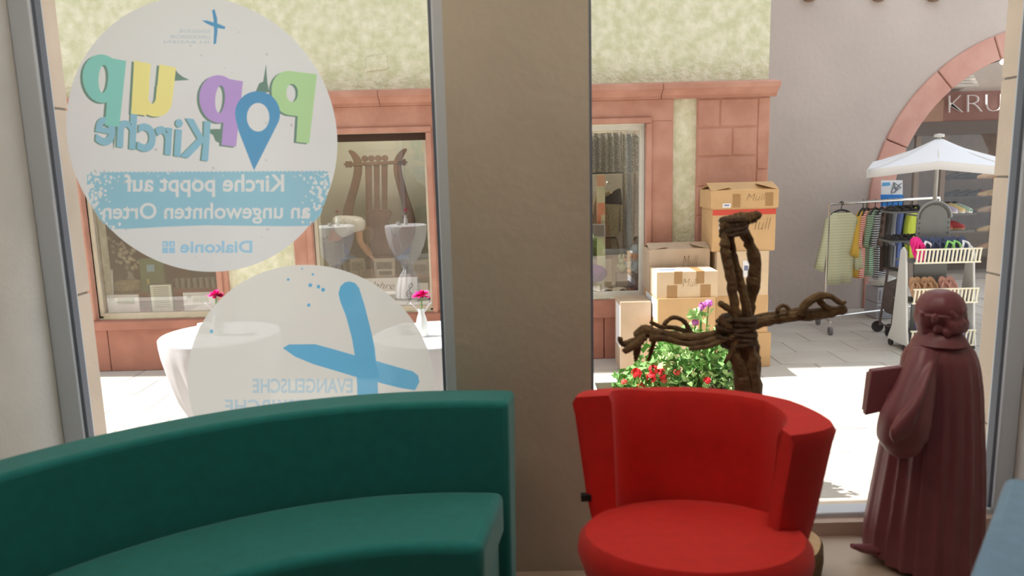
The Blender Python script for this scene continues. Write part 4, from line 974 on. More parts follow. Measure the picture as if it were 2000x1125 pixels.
wb = MB().box(sx(806, 590, 7.5), sx(838, 590, 7.5), 7.46, 7.49, zfl, sz(820, 552, 7.5)).build('display_card', M_white, origin=(sx(820, 590, 7.5), 7.47, zfl)); tag(wb, 'plain white card beside the treble clef sign', 'card')

# ------------------------------------------------------------------ person bending forward in the lyre window
YB = 7.86
def skin_mesh(name, verts, edges, radii, material, parent, root=0, sub=2):
    off = base_of(parent); me = bpy.data.meshes.new(name); me.from_pydata([tuple(Vector(v) - off) for v in verts], edges, []); me.materials.append(material)
    o = link(bpy.data.objects.new(name, me), parent)
    md = o.modifiers.new('skin', 'SKIN'); md.use_smooth_shade = True
    for i, r in enumerate(radii):
        sv = me.skin_vertices[0].data[i]; sv.radius = r if hasattr(r, '__len__') else (r, r); sv.use_root = (i == root)
    s = o.modifiers.new('sub', 'SUBSURF'); s.levels = s.render_levels = sub
    return o
pe = thing('person', 'person in a white short-sleeved shirt bending forward with one arm reaching down', 'person', (sx(662, 560, YB), YB, zfl))
V = lambda x, y, dy=0: P(x, y, YB + dy)
M_skin = mat('skin', (206, 152, 120), .6); M_shirt = mat('white_shirt', (244, 243, 240), .85, bump=.9, bscale=18); M_trs = mat('khaki_trousers', (150, 142, 124), .85)
hip, chest, sh_n, sh_f, neck, head = V(650, 446, .04), V(684, 436, .04), V(701, 438, -.04), V(699, 436, .13), V(706, 446, .05), V(716, 458, .06)
el_n, ha_n = V(703, 472, -.05), V(722, 500, .0); el_f, ha_f = V(712, 475, .14), V(726, 503, .08)
kn, an = V(646, 500, .03), Vector((V(640, 560, .03).x, YB + .03, zfl + .05)); kf, af = V(656, 500, .14), Vector((V(650, 560, .14).x, YB + .14, zfl + .05))
tn, tf = an + Vector((.12, -.02, -.03)), af + Vector((.12, -.02, -.03))
bv = [hip, (hip + chest) / 2, chest, neck, head, sh_n, el_n, ha_n, sh_f, el_f, ha_f, kn, an, tn, kf, af, tf]
skin_mesh('body', bv, [(0, 1), (1, 2), (2, 3), (3, 4), (2, 5), (5, 6), (6, 7), (2, 8), (8, 9), (9, 10), (0, 11), (11, 12), (12, 13), (0, 14), (14, 15), (15, 16)],
          [.1, .1, .1, .05, .07, .045, .036, .022, .045, .036, .022, .055, .036, .03, .055, .036, .03], M_skin, pe)
skin_mesh('shirt', [hip + Vector((.01, 0, 0)), (hip + chest) / 2, chest, sh_n, sh_n.lerp(el_n, .5), sh_f, sh_f.lerp(el_f, .5)], [(0, 1), (1, 2), (2, 3), (3, 4), (2, 5), (5, 6)], [.13, .135, (.15, .13), .085, .075, .085, .075], M_shirt, pe)
skin_mesh('trousers', [hip - Vector((.02, 0, 0)), kn, an, kf, af], [(0, 1), (1, 2), (0, 3), (3, 4)], [.115, .075, .055, .075, .055], M_trs, pe)
MB().ball(head + Vector((.0, .01, -.01)), (.085, .09, .095), 16, 10).build('hair', mat('brown_hair', (98, 72, 54), .8, var=.2, scale=40), pe, smooth=True)
B = MB()
for hnd in (ha_n, ha_f):
    for i in range(5):
        d = Vector((.05 + .008 * (i % 3), (i - 2) * .014, -.035)); B.tube([hnd, hnd + d * .6, hnd + d + Vector((-.01, 0, -.02))], [.01, .009, .007], 7)
B.build('fingers', M_skin, pe, smooth=True)

# ------------------------------------------------------------------ card shop window (left)
xA, xB, zA, zB = WIN[0]; zfl = zA - .01
YD = 7.36
M_print = mat('photo_print', (150, 170, 176), .8, scale=30, col2=(196, 186, 150)); M_text = mat('small_print', (150, 152, 150), .9)
def upright(name, label, cat, px, Y, body, th=.012, frame=None, prints=(), lean=.0, zb_=None, group=None):
    """flat card standing on the display: px = x0,y0,x1,y1"""
    x0, y0, x1, y1 = px; a, b = sx(x0, y1, Y), sx(x1, y1, Y); z1 = sz((x0 + x1) / 2, y0, Y); z0 = zfl + .001 if zb_ is None else zb_
    t = thing(name, label, cat, ((a + b) / 2, Y, z0), group)
    L = lambda x, z, e=0: Vector((x, Y + lean * (z - z0) + e, z))
    def card(nm, xa, xb, za, zb2, e0, e1, mt, par=None): return MB().hexa([L(xa, za, e0), L(xb, za, e0), L(xb, zb2, e0), L(xa, zb2, e0)], [L(xa, za, e1), L(xb, za, e1), L(xb, zb2, e1), L(xa, zb2, e1)]).build(nm, mt, par or t)
    bd_ = card('board', a, b, z0, z1, 0, th, body)
    if frame:
        w = .012
        for q in ((a - w, a, z0, z1 + w), (b, b + w, z0, z1 + w), (a, b, z1, z1 + w), (a, b, z0, z0 + w)): card('frame_strip', *q, -.006, th, frame)
    for u0, u1, w0, w1, mt in prints: card('print', a + (b - a) * u0, a + (b - a) * u1, z0 + (z1 - z0) * w0, z0 + (z1 - z0) * w1, -.0025, -.0005, mt, bd_)
    MB().box((a + b) / 2 - .008, (a + b) / 2 + .008, Y + th + lean * .05, Y + th + .05, z0, z0 + (z1 - z0) * .5).build('easel_back', M_dark, t)
    return t
lines = tuple((.14, .86, .9 - .07 * i, .93 - .07 * i, M_text) for i in range(11))
upright('photo_card', 'white card with a small landscape photo, leftmost in the card shop window', 'card', (207, 576, 274, 615), YD, M_paper, prints=((.38, .88, .52, .82, M_print), (.12, .3, .7, .84, M_text)))
upright('framed_notice', 'framed printed notice in the middle of the card shop window', 'notice', (298, 556, 340, 612), YD + .02, mat('cream_paper', (228, 232, 218), .85), frame=M_dark, prints=lines)
upright('photo_card', 'white card with a small landscape photo under the pink carnation', 'card', (361, 571, 422, 613), YD, M_paper, prints=((.3, .8, .5, .8, M_print), (.12, .26, .7, .84, M_text)))
upright('leaflet', 'tall white leaflet leaning at the left side of the card shop window', 'leaflet', (199, 528, 222, 600), YD + .1, M_paper, prints=((.1, .9, .78, .95, M_print), (.1, .9, .3, .7, M_text)), lean=.12)
upright('leaflet', 'small white leaflet highest at the left edge of the card shop window', 'leaflet', (192, 506, 203, 560), YD + .25, M_paper, prints=((.2, .8, .6, .8, M_text),), lean=.1)
upright('gable_board', 'light grey gable-shaped board behind the leaflets', 'board', (197, 455, 216, 595), YD + .5, mat('grey_board', (176, 172, 172), .8))
upright('book', 'dark green book with a pale blue label on the card shop display', 'book', (276, 505, 322, 552), YD + .30, mat('green_cover', (104, 124, 84), .7), th=.03, prints=((.3, .62, .62, .82, mat('pale_blue_label', (150, 190, 214), .7)), (.25, .36, .2, .4, mat('yellow_seal', (200, 196, 110), .7))), zb_=zfl + .17)
bs = MB().box(sx(222, 560, YD + .3), sx(425, 560, YD + .3), YD + .22, YD + .62, zfl, zfl + .17).build('display_step', mat('red_cloth_step', (146, 58, 60), .9, var=.15), origin=(-3.5, YD + .4, zfl)); tag(bs, 'red cloth covered step in the card shop window', 'step')
pp = P(250, 560, YD + .36)
ps = MB().lathe([(0, 0), (.10, 0), (.14, .03), (.135, .1), (.10, .12), (0, .12)], 28, (pp.x, YD + .36, zfl + .171)).build('basket', mat('straw', (176, 158, 120), .9, var=.2, scale=30), smooth=True, origin=(pp.x, YD + .36, zfl + .171)); tag(ps, 'low straw basket under the blossom branch', 'basket')
bw = thing('blossom_branch', 'branch of white blossoms in a glass vase in the card shop window', 'branch', (sx(250, 530, YD + .5), YD + .5, zfl + .171))
p0 = Vector((sx(252, 530, YD + .5), YD + .52, zfl + .171)); MB().lathe([(0, .001), (.04, .001), (.045, .1), (.025, .16), (.03, .2)], 16, p0).build('vase', M_vase, bw, smooth=True)
rr = random.Random(5); ends = [P(214, 470, YD + .45), P(225, 486, YD + .4), P(236, 500, YD + .4), P(252, 508, YD + .38), P(262, 512, YD + .4), P(240, 478, YD + .5), P(256, 488, YD + .5)]
for e in ends: MB().tube(smooth_path([p0 + Vector((0, 0, .15)), (p0 + e) / 2 + Vector((.03, 0, .12)), e], 5), [.006] * 6 + [.004] * 5, 5).build('twig', mat('twig_brown', (92, 70, 52), .9), bw)
M_blo = mat('white_blossom', (238, 226, 206), .8, var=.06, scale=40)
for k in range(46):
    e = ends[k % len(ends)]; c = e.lerp(p0 + Vector((0, 0, .15)), rr.uniform(0, .35)) + Vector((rr.uniform(-.05, .05), rr.uniform(-.05, .05), rr.uniform(-.04, .05))); B = MB()
    for i in range(5):
        a = i * 1.2566 + k; B.add([c, c + Vector((math.cos(a - .4) * .016, -.006, math.sin(a - .4) * .016)), c + Vector((math.cos(a) * .024, -.003, math.sin(a) * .024)), c + Vector((math.cos(a + .4) * .016, -.006, math.sin(a + .4) * .016))], [(0, 1, 2, 3)])
    B.build('blossom', M_blo, bw, fix=False)
M_gobl = mat('clear_glassware', (190, 196, 192), .15, spec=.8)
gl0 = None
for i in range(7):
    x = sx(346 + i * 12, 560, YD + .5); nm = ['leftmost', 'second', 'third', 'middle', 'fifth', 'sixth', 'rightmost'][i]
    g = MB().lathe([(0, .0), (.02, 0), (.022, .08), (.026, .11), (.023, .11), (.018, .01), (0, .01)], 14, (x, YD + .5, zfl + .171)).build('drinking_glass', M_gobl, smooth=True, origin=(x, YD + .5, zfl + .171))
    tag(g, nm + ' drinking glass of the row behind the framed notice', 'glass', 'glasses in the card shop window')

# ------------------------------------------------------------------ clothes shop window (right of the pillar)
xA, xB, zA, zB = WIN[2]; zfl = zA - .01
def lace(name):
    def bld(nt, out):
        tc = nt.nodes.new('ShaderNodeTexCoord'); v = nt.nodes.new('ShaderNodeTexVoronoi'); v.inputs['Scale'].default_value = 55; v.feature = 'DISTANCE_TO_EDGE'
        rp = nt.nodes.new('ShaderNodeValToRGB'); rp.color_ramp.elements[0].position = .05; rp.color_ramp.elements[0].color = (.62, .6, .55, 1); rp.color_ramp.elements[1].position = .16; rp.color_ramp.elements[1].color = (.17, .16, .15, 1)
        d = nt.nodes.new('ShaderNodeBsdfDiffuse'); nt.links.new(tc.outputs['Object'], v.inputs['Vector']); nt.links.new(v.outputs['Distance'], rp.inputs['Fac']); nt.links.new(rp.outputs['Color'], d.inputs[0]); nt.links.new(d.outputs[0], out.inputs[0])
    return shader_mix(name, bld)
M_lace = lace('dark_lace')
def curtain(px, Y, label, material, amp=.02, waves=9):
    q = rect_px(*px, Y); x0, x1, z0, z1 = q[0].x, q[1].x, q[0].z, q[3].z; n = 60; B = MB(); vs = []
    for i in range(n + 1):
        x = x0 + (x1 - x0) * i / n; y = Y + amp * math.sin(waves * 2 * math.pi * i / n)
        vs += [(x, y, z0), (x, y, z1)]
    B.add(vs, [(2 * i, 2 * i + 2, 2 * i + 3, 2 * i + 1) for i in range(n)]); k = len(vs)
    B.add([(v[0], v[1] + .004, v[2]) for v in vs], [(2 * i, 2 * i + 2, 2 * i + 3, 2 * i + 1) for i in range(n)])
    o = B.build('lace_curtain', material, smooth=True, origin=((x0 + x1) / 2, Y, z0), fix=False); return tag(o, label, 'curtain', 'curtains in the clothes shop')
curtain((1100, 262, 1215, 338), 7.55, 'dark patterned lace valance at the top of the clothes shop window', M_lace)
curtain((1216, 262, 1252, 338), 7.50, 'narrow dark lace panel at the right top of the clothes shop window', M_lace, .015, 3)
curtain((1216, 339, 1262, 600), 7.72, 'long pale lace curtain at the right of the clothes shop window', mat('pale_lace', (172, 164, 150), .95, scale=50, col2=(132, 124, 112)), .02, 4)
rd = MB().tube([P(1090, 340, 7.56), P(1222, 337, 7.56)], .008, 8).build('curtain_rod', M_dark, origin=P(1150, 339, 7.56)); tag(rd, 'thin dark rod below the lace valance', 'rod')
M_tweed = mat('speckled_tweed', (104, 92, 68), .95, scale=70, col2=(176, 160, 122), bump=.3, bscale=120)
def jacket(label, pts, th, Y, material, name='jacket', cat='jacket', group=None, sub_parts=()):
    q = [P(a, b, Y) for a, b in pts]; c = sum(q, Vector()) / len(q); zmin = min(p.z for p in q)
    t = thing(name, label, cat, (c.x, Y, zmin), group); MB().slab(q, (0, th, 0)).build('cloth_body', material, t, bevel=.025, seg=3); return t
jk = jacket('dark speckled tweed jacket on a hanger in the clothes shop window', [(1188, 372), (1196, 378), (1214, 384), (1218, 400), (1217, 452), (1212, 454), (1211, 410), (1208, 460), (1168, 462), (1166, 420), (1160, 450), (1154, 448), (1160, 396), (1166, 384), (1180, 378)], .10, 7.62, M_tweed)
MB().tube(smooth_path([P(1188, 376, 7.66), P(1188, 366, 7.66), P(1192, 360, 7.66), P(1186, 355, 7.66), P(1182, 360, 7.66)], 4), .006, 6).build('hanger_hook', M_chrome, jk)
MB().ball(P(1188, 380, 7.67), (.07, .04, .03), 14, 8).build('wooden_shoulder', mat('hanger_wood', (196, 160, 122), .6), jk, smooth=True)
jacket('brown skirt hanging below the tweed jacket', [(1168, 464), (1206, 463), (1212, 500), (1150, 504), (1158, 470)], .08, 7.64, mat('olive_wool', (112, 102, 74), .95, var=.15, scale=60), 'skirt', 'skirt')
pb = upright('price_board', 'tall pale price board with orange labels and a grey footer by the pillar', 'board', (1166, 340, 1182, 465), 7.5, mat('pale_green_board', (214, 212, 176), .8), prints=((.0, 1, .90, .99, mat('orange_label', (222, 170, 140), .7)), (.05, .95, .66, .76, mat('orange_label2', (222, 150, 112), .7)), (.05, .5, .54, .66, mat('orange_label3', (216, 140, 100), .7))))
upright('grey_notice', 'grey framed notice at the foot of the price board', 'notice', (1140, 440, 1180, 464), 7.44, mat('grey_notice_face', (128, 128, 120), .7), frame=mat('light_grey_frame', (176, 174, 164), .6), zb_=sz(1160, 464, 7.44))
bpd = MB().box(sx(1130, 540, 7.5), sx(1196, 540, 7.5), 7.55, 7.8, zfl, sz(1180, 505, 7.6)).build('display_box', mat('pale_box', (200, 186, 166), .9, var=.06), origin=(sx(1180, 540, 7.6), 7.65, zfl)); tag(bpd, 'pale display box under the tweed jacket', 'box')
cl = MB(); nx, ny = 20, 10
q0, q1 = sx(1120, 570, 7.45), sx(1222, 570, 7.45)
cl.add([(q0 + (q1 - q0) * i / nx, 7.34 + .2 * j / ny, zfl + .035 + .018 * math.sin(i * 1.1 + j) * math.cos(j * .9) + .01 * random.random()) for j in range(ny + 1) for i in range(nx + 1)], [(j * (nx + 1) + i, j * (nx + 1) + i + 1, (j + 1) * (nx + 1) + i + 1, (j + 1) * (nx + 1) + i) for j in range(ny) for i in range(nx)])
cl.add([(q0, 7.34, zfl), (q1, 7.34, zfl), (q1, 7.54, zfl), (q0, 7.54, zfl)], [(0, 1, 2, 3)])
o = cl.build('folded_blanket', mat('cream_blanket', (226, 212, 192), .9, var=.1, scale=12), smooth=True, origin=((q0 + q1) / 2, 7.44, zfl), fix=False); tag(o, 'rumpled cream blanket on the clothes shop display', 'blanket')
o = MB().ball(P(1163, 534, 7.52), (.12, .1, .09), 18, 10); 
for v in o.v: v.z = max(v.z, zfl + .001)
o = o.build('purple_scarf', mat('purple_cloth', (128, 76, 140), .9, var=.25, scale=20), smooth=True, origin=(sx(1163, 545, 7.52), 7.52, zfl)); tag(o, 'bunched purple scarf in front of the display box', 'scarf')
# doll
YDo = 7.62
dl = thing('baby_doll', 'baby doll with pale blue hat and jacket sitting in the clothes shop window', 'doll', (sx(1238, 560, YDo), YDo, zfl))
D = lambda x, y, dy=0: P(x, y, YDo + dy)
M_dskin = mat('doll_skin', (222, 160, 130), .5); M_dblue = mat('doll_blue', (176, 196, 216), .85, var=.06, scale=30); M_dpant = mat('doll_trousers', (118, 114, 142), .9, var=.12, scale=30)
B = MB().ball(D(1240, 495), (.055, .055, .06), 16, 10); B.ball(D(1233, 497, -.045), (.012, .012, .012), 8, 6); B.ball(D(1240, 505, -.03), (.03, .03, .025), 10, 6)
for a, b, r_ in ((1236, 492, .007), (1230, 492, .007)): B.ball(D(a, b, -.05), r_, 8, 6)
B.build('head', M_dskin, dl, smooth=True)
MB().lathe([(0, .075), (.03, .07), (.055, .04), (.064, 0), (.066, -.012), (.06, -.012)], 24, D(1242, 491)).build('hat', M_dblue, dl, smooth=True); ht_ = LAST[0]
MB().lathe([(.06, -.005), (.07, 0), (.07, .018), (.06, .02)], 24, D(1242, 491)).build('hat_brim', mat('doll_brim', (150, 180, 206), .85), ht_, smooth=True)
MB().tube(smooth_path([D(1240, 504), D(1240, 518), D(1241, 532)], 4), [.04, .045, .05, .058, .066, .07, .072, .072, .07], 18).build('jacket', M_dblue, dl, smooth=True)
MB().tube(smooth_path([D(1233, 513, -.03), D(1226, 518, -.06), D(1222, 510, -.08)], 3), [.024, .023, .022, .021, .02, .019, .018], 10).build('sleeve', M_dblue, dl, smooth=True)
MB().tube(smooth_path([D(1246, 513, -.03), D(1242, 524, -.07), D(1232, 528, -.09)], 3), [.024, .023, .022, .021, .02, .019, .018], 10).build('sleeve', M_dblue, dl, smooth=True)
for a, b in ((1221, 507), (1229, 529)): MB().ball(D(a, b, -.085), (.02, .02, .018), 10, 8).build('hand', M_dskin, dl, smooth=True)
for s, dy in ((0, -.05), (7, -.02)):
    MB().tube(smooth_path([D(1240 + s, 533, dy + .03), D(1230 + s, 540, dy - .02), D(1230 + s, 562, dy - .02)], 4), [.045, .044, .042, .04, .038, .036, .034, .032, .03], 12).build('trouser_leg', M_dpant, dl, smooth=True)
    c = D(1228 + s, 567, dy - .03); c.z = max(c.z, zfl + .02); MB().ball(c, (.026, .03, .02), 10, 8).build('foot', M_dskin, dl, smooth=True)
sd = MB().lathe([(0, 0), (.11, 0), (.11, sz(1240, 538, YDo) - zfl - .03), (0, sz(1240, 538, YDo) - zfl - .03)], 24, (D(1243, 540).x, YDo + .03, zfl)).build('stool', mat('maroon_velvet', (96, 56, 70), .9), origin=(D(1243, 540).x, YDo + .03, zfl)); tag(sd, 'round maroon stool under the baby doll', 'stool')
tb = thing('plush_rabbit', 'small pale green plush rabbit beside the baby doll', 'plush toy', (D(1215, 530).x, YDo - .06, sz(1215, 532, YDo)))
for nm, a, b, r_ in (('torso', 1215, 523, (.035, .03, .045)), ('head', 1214, 510, (.032, .03, .03)), ('ear', 1210, 501, (.012, .01, .03)), ('ear', 1218, 501, (.012, .01, .03)), ('arm', 1208, 519, (.014, .014, .024)), ('arm', 1222, 519, (.014, .014, .024))):
    MB().ball(D(a, b, -.06), r_, 12, 8).build(nm, mat('plush_green', (196, 206, 170), .95), tb, smooth=True)
o = MB().box(D(1215, 540).x - .07, D(1215, 540).x + .045, YDo - .11, YDo + .0, zfl, sz(1215, 532, YDo)).build('pedestal', mat('grey_pedestal', (150, 140, 136), .9), origin=(D(1215, 540).x, YDo - .05, zfl)); tag(o, 'small grey pedestal under the plush rabbit', 'pedestal')

# ------------------------------------------------------------------ clothes rail
YR0, YR1 = 8.15, 8.75
rA, rB = P(1620, 398, YR0), P(1834, 388, YR1)
rk = thing('clothes_rail', 'chrome rolling clothes rail in front of the grey wall', 'clothes rail', ((rA.x + rB.x) / 2, (rA.y + rB.y) / 2, ST))
rB.z = rA.z
MB().tube([rA, rB], .018, 10).build('top_rail', M_chrome, rk, smooth=True)
zlo = ST + .14
for e in (rA, rB):
    MB().tube([e, (e.x, e.y, zlo)], .016, 10).build('upright_pole', M_chrome, rk, smooth=True)
    d = Vector((.04, .26, 0)); MB().tube([Vector((e.x, e.y, zlo)) - d, Vector((e.x, e.y, zlo)) + d], .016, 10).build('foot_bar', M_chrome, rk, smooth=True)
    for s in (-1, 1):
        c = Vector((e.x, e.y, ST + .045)) + d * s
        MB().tube([c + Vector((-.015, 0, 0)), c + Vector((.015, 0, 0))], .044, 14).build('caster', mat('caster_grey', (120, 120, 124), .5), rk); MB().tube([c, (c.x, c.y, zlo)], .01, 6).build('caster_stem', M_chrome, rk)
MB().tube([(rA.x, rA.y, zlo), (rB.x, rB.y, zlo)], .014, 10).build('lower_rail', M_chrome, rk, smooth=True)
M_hang = mat('black_hanger', (36, 34, 34), .5)
def garment(i, t, ang, wd, ht, material, label, cname, sleeve_l=.45, hgl=None):
    """t: place along the rail, ang: turn about z; wd half shoulder width"""
    p = rA.lerp(rB, t) - Vector((0, -.0 if i else .05, 0)); zs = rA.z - .10
    g = thing('shirt', label, cname, (p.x, p.y, zs - ht), 'garments on the clothes rail', ang)
    out = [(-.10, 0), (-.07, -.035), (0, -.055), (.07, -.035), (.10, 0), (wd, -.06), (wd + .10, -.12 - sleeve_l), (wd + .03, -.16 - sleeve_l), (wd - .03, -.26), (wd - .03, -ht), (-wd + .03, -ht), (-wd + .03, -.26), (-wd - .03, -.16 - sleeve_l), (-wd - .10, -.12 - sleeve_l), (-wd, -.06)]
    # drape: front and back sheet with soft vertical folds
    B = MB(); n = len(out); nzz = 14
    b = bmesh.new(); vs_ = [b.verts.new((x, 0, z + ht)) for x, z in out]; f_ = b.faces.new(vs_); bmesh.ops.triangulate(b, faces=[f_]); bmesh.ops.subdivide_edges(b, edges=b.edges, cuts=5, use_grid_fill=True)
    b.verts.ensure_lookup_table(); me = bpy.data.meshes.new('cloth'); geo = bmesh.ops.extrude_face_region(b, geom=list(b.faces)); new = [e for e in geo['geom'] if isinstance(e, bmesh.types.BMVert)]
    for v in new: v.co.y = .05
    for v in b.verts:
        k = min(1, (ht - v.co.z) / ht); v.co.y += .018 * k * math.sin(v.co.x * 38 + i) + .012 * k * math.sin(v.co.x * 17 + 2 * i)
    bmesh.ops.recalc_face_normals(b, faces=b.faces); b.to_mesh(me); b.free(); me.shade_smooth(); me.materials.append(material)
    o = bpy.data.objects.new('fabric', me); link(o, g)
    h = thing('clothes_hanger', 'black hanger holding the ' + hgl, 'hanger', (p.x, p.y, zs - .05), 'hangers on the clothes rail', ang)
    zo = lambda z: Vector((0, 0, z))
    B = MB().tube(smooth_path([(-wd * .9, .025, .0), (-.08, .025, .055), (0, .025, .075), (.08, .025, .055), (wd * .9, .025, .0)], 3), .012, 6); _local(B, 'arms', M_hang, h)
    B = MB().tube(smooth_path([(0, .025, .07), (0, .025, .12), (.02, .025, .15), (0, .025, .172), (-.018, .025, .16)], 3), .005, 6); _local(B, 'hook', M_hang, h)
    return g
S = stripes
M_g = [S('sage_knit', (204, 206, 176), (192, 194, 162), 10, 'Z', .6), mat('mustard_cotton', (214, 176, 76), .9), S('red_white_stripe', (236, 214, 200), (214, 92, 76), 13), S('green_white_stripe', (90, 140, 106), (196, 208, 190), 13, 'Z', .62),
       S('navy_white_stripe', (58, 62, 84), (214, 214, 216), 12, 'Z', .55), S('brown_check', (112, 92, 84), (84, 66, 62), 11, 'X', .5), mat('dark_jersey', (70, 66, 66), .9), mat('grey_jersey', (150, 154, 162), .9), mat('blue_denim', (92, 110, 164), .9), mat('lime_cotton', (196, 208, 70), .9)]
ga = [(.10, R(8), .175, .80, 0, 'sage green striped jumper hung facing the street, first on the rail', 'jumper', .5, 'sage jumper'),
      (.315, R(50), .20, .74, 1, 'mustard yellow shirt next to the sage jumper', 'shirt', .35, 'mustard shirt'),
      (.35, R(50), .20, .76, 2, 'red and white striped shirt on the rail', 'shirt', .25, 'red striped shirt'),
      (.425, R(48), .20, .74, 3, 'green and white striped shirt on the rail', 'shirt', .25, 'green striped shirt'),
      (.485, R(50), .20, .78, 4, 'navy and white striped shirt behind the green striped one', 'shirt', .25, 'navy striped shirt'),
      (.535, R(50), .19, .70, 5, 'brown checked shirt on the rail', 'shirt', .25, 'checked shirt'),
      (.585, R(50), .19, .66, 6, 'dark plain shirt next to the checked shirt', 'shirt', .25, 'dark plain shirt'),
      (.635, R(50), .19, .66, 7, 'light grey shirt near the shoe stand', 'shirt', .25, 'light grey shirt'),
      (.68, R(50), .19, .66, 8, 'blue shirt near the shoe stand', 'shirt', .25, 'blue shirt'),
      (.77, R(50), .17, .60, 9, 'lime yellow shirt at the end of the rail', 'shirt', .2, 'lime shirt')]
for i, (t, an, w, h, mi, lb, cn_, sl, hg) in enumerate(ga): garment(i, t, an, w, h, M_g[mi], lb, cn_, sl, hg)

# ------------------------------------------------------------------ poster, umbrella
YPo = 9.05
po = thing('poster', 'poster with blue lower half and a sketch on white above the clothes rail', 'poster', P(1742, 402, YPo))
MB().slab(rect_px(1721, 352, 1763, 402, YPo), (0, .01, 0)).build('paper', M_paper, po)
MB().slab(rect_px(1720, 380, 1764, 403, YPo - .003), (0, .002, 0)).build('blue_field', mat('poster_blue', (40, 130, 216), .6), po)
MB().slab([P(a, b, YPo - .003) for a, b in ((1723, 364), (1739, 362), (1738, 356), (1724, 357))], (0, .002, 0)).build('blue_heading', mat('poster_blue2', (92, 166, 220), .6), po)
B = MB()
for ln in ([(1741, 378), (1746, 356), (1760, 366), (1744, 377)], [(1746, 357), (1750, 372)], [(1748, 376), (1756, 362), (1761, 358)], [(1743, 368), (1752, 366)]): B.tube([P(a, b, YPo - .004) for a, b in ln], .006, 5)
B.build('sketch', mat('sketch_grey', (120, 130, 140), .8), po)
MB().tube([P(1742, 400, YPo + .03), Vector((P(1742, 400, YPo).x, YPo + .03, ST))], .015, 8).build('stand_pole', M_chrome, po); MB().obox((P(1742, 400, YPo).x, YPo + .05, ST + .01), (.4, .14, .02)).build('stand_foot', M_dark, po)
M_canvas = mat('white_canvas', (232, 234, 240), .85)
YU = 8.0
uc = P(1830, 330, YU); ux = uc.x
um = thing('parasol', 'white square parasol over the shoe stand', 'parasol', (ux, YU, ST))
za, zm, zc_ = sz(1833, 268, YU), sz(1833, 313, YU), sz(1714, 333, 7.35)
hw = .64
_ca, _sa = math.cos(R(-29)), math.sin(R(-29)); cor = [(a * _ca - b * _sa, a * _sa + b * _ca) for a, b in ((-hw, -hw), (hw, -hw), (hw, hw), (-hw, hw))]
tops = []
for i in range(4):
    a, b = cor[i], cor[(i + 1) % 4]; tops += [(ux + a[0], YU + a[1], zc_), (ux + (a[0] + b[0]) * .5 * .97, YU + (a[1] + b[1]) * .5 * .97, zm)]
for i in range(4):   # four cloth panels, each with its valance
    q = [Vector(tops[(2 * i + k) % 8]) for k in range(3)]; ap = Vector((ux, YU, za)); B = MB(); N = 8
    def pnt(u, v):  # u along the hem, v from apex to hem
        h = q[0].lerp(q[1], u * 2) if u < .5 else q[1].lerp(q[2], u * 2 - 1); p = ap.lerp(h, v); p.z -= .03 * math.sin(v * math.pi); return p
    vs_ = [pnt(j / N, k / N) for k in range(N + 1) for j in range(N + 1)] + [pnt(j / N, 1) - Vector((0, 0, .085)) for j in range(N + 1)]
    B.add(vs_, [(k * (N + 1) + j, k * (N + 1) + j + 1, (k + 1) * (N + 1) + j + 1, (k + 1) * (N + 1) + j) for k in range(N + 1) for j in range(N)])
    o = B.build('canopy_panel', M_canvas, um, smooth=True); sd_ = o.modifiers.new('cloth', 'SOLIDIFY'); sd_.thickness = .004
for t in tops: MB().tube([(ux, YU, za - .05), Vector(t) - Vector((0, 0, .015))], .008, 6).build('rib', M_white, um)
MB().tube([(ux, YU, ST + .05), (ux, YU, za + .03)], .02, 12).build('pole', M_white, um, smooth=True)
MB().lathe([(0, 0), (.05, 0), (.05, .03), (0, .04)], 16, (ux, YU, za)).build('top_cap', M_white, um)
MB().box(ux - .25, ux + .25, YU - .25, YU + .25, ST, ST + .06).build('base', mat('concrete', (150, 148, 144), .9), um)
zk_ = sz(1833, 328, YU); MB().tube(smooth_path([(ux - .12, YU - .03, zk_ + .04), (ux - .07, YU - .03, zk_ + .03), (ux - .06, YU - .03, zk_), (ux + .06, YU - .03, zk_), (ux + .07, YU - .03, zk_ + .03), (ux + .12, YU - .03, zk_ + .04)], 3), .007, 6).build('crank', M_white, um)

# ------------------------------------------------------------------ shoe stand
M_pan = mat('white_lacquer', (224, 226, 226), .45); M_gpan = mat('grey_steel', (112, 114, 114), .5, var=.04); M_slat = mat('cream_slat', (232, 228, 208), .5)
YA, YB2 = 7.05, 7.45
xl_, xr_ = sx(1777, 600, YA), sx(1917, 560, YA)
ss = thing('shoe_stand', 'white shoe display stand with slatted trays and grey rounded back', 'display stand', ((xl_ + xr_) / 2, 7.25, ST))
zt0 = sz(1764, 482, 7.25)
def side_panel(x):
    o_ = [(YA, ST + .06), (YB2, ST + .06)] + [(YB2 - .06 - .1 * k / 6, ST + .06 + (zt0 - ST - .1) * (k / 6)) for k in range(1, 7)] + [(7.25, zt0)] + [(YA + .02 + .12 * k / 6, ST + .06 + (zt0 - ST - .1) * (k / 6)) for k in range(6, 0, -1)]
    MB().slab([(x, y, z) for y, z in o_], (.022, 0, 0)).build('side_panel', M_pan, ss, bevel=.006)
side_panel(xl_); side_panel(xr_ - .022)
xm = (sx(1790, 440, 7.28) + sx(1855, 440, 7.28)) / 2; hwm = (sx(1855, 440, 7.28) - sx(1790, 440, 7.28)) / 2; ztop = sz(1822, 394, 7.28)
out = [(xm - hwm, ST + .1), (xm + hwm, ST + .1)] + [(xm + hwm * math.cos(t * math.pi / 12), ztop - hwm * .95 + hwm * .95 * math.sin(t * math.pi / 12)) for t in range(13)]
MB().slab([(x, 7.27, z) for x, z in out], (0, .02, 0)).build('back_board', M_gpan, ss, bevel=.004)
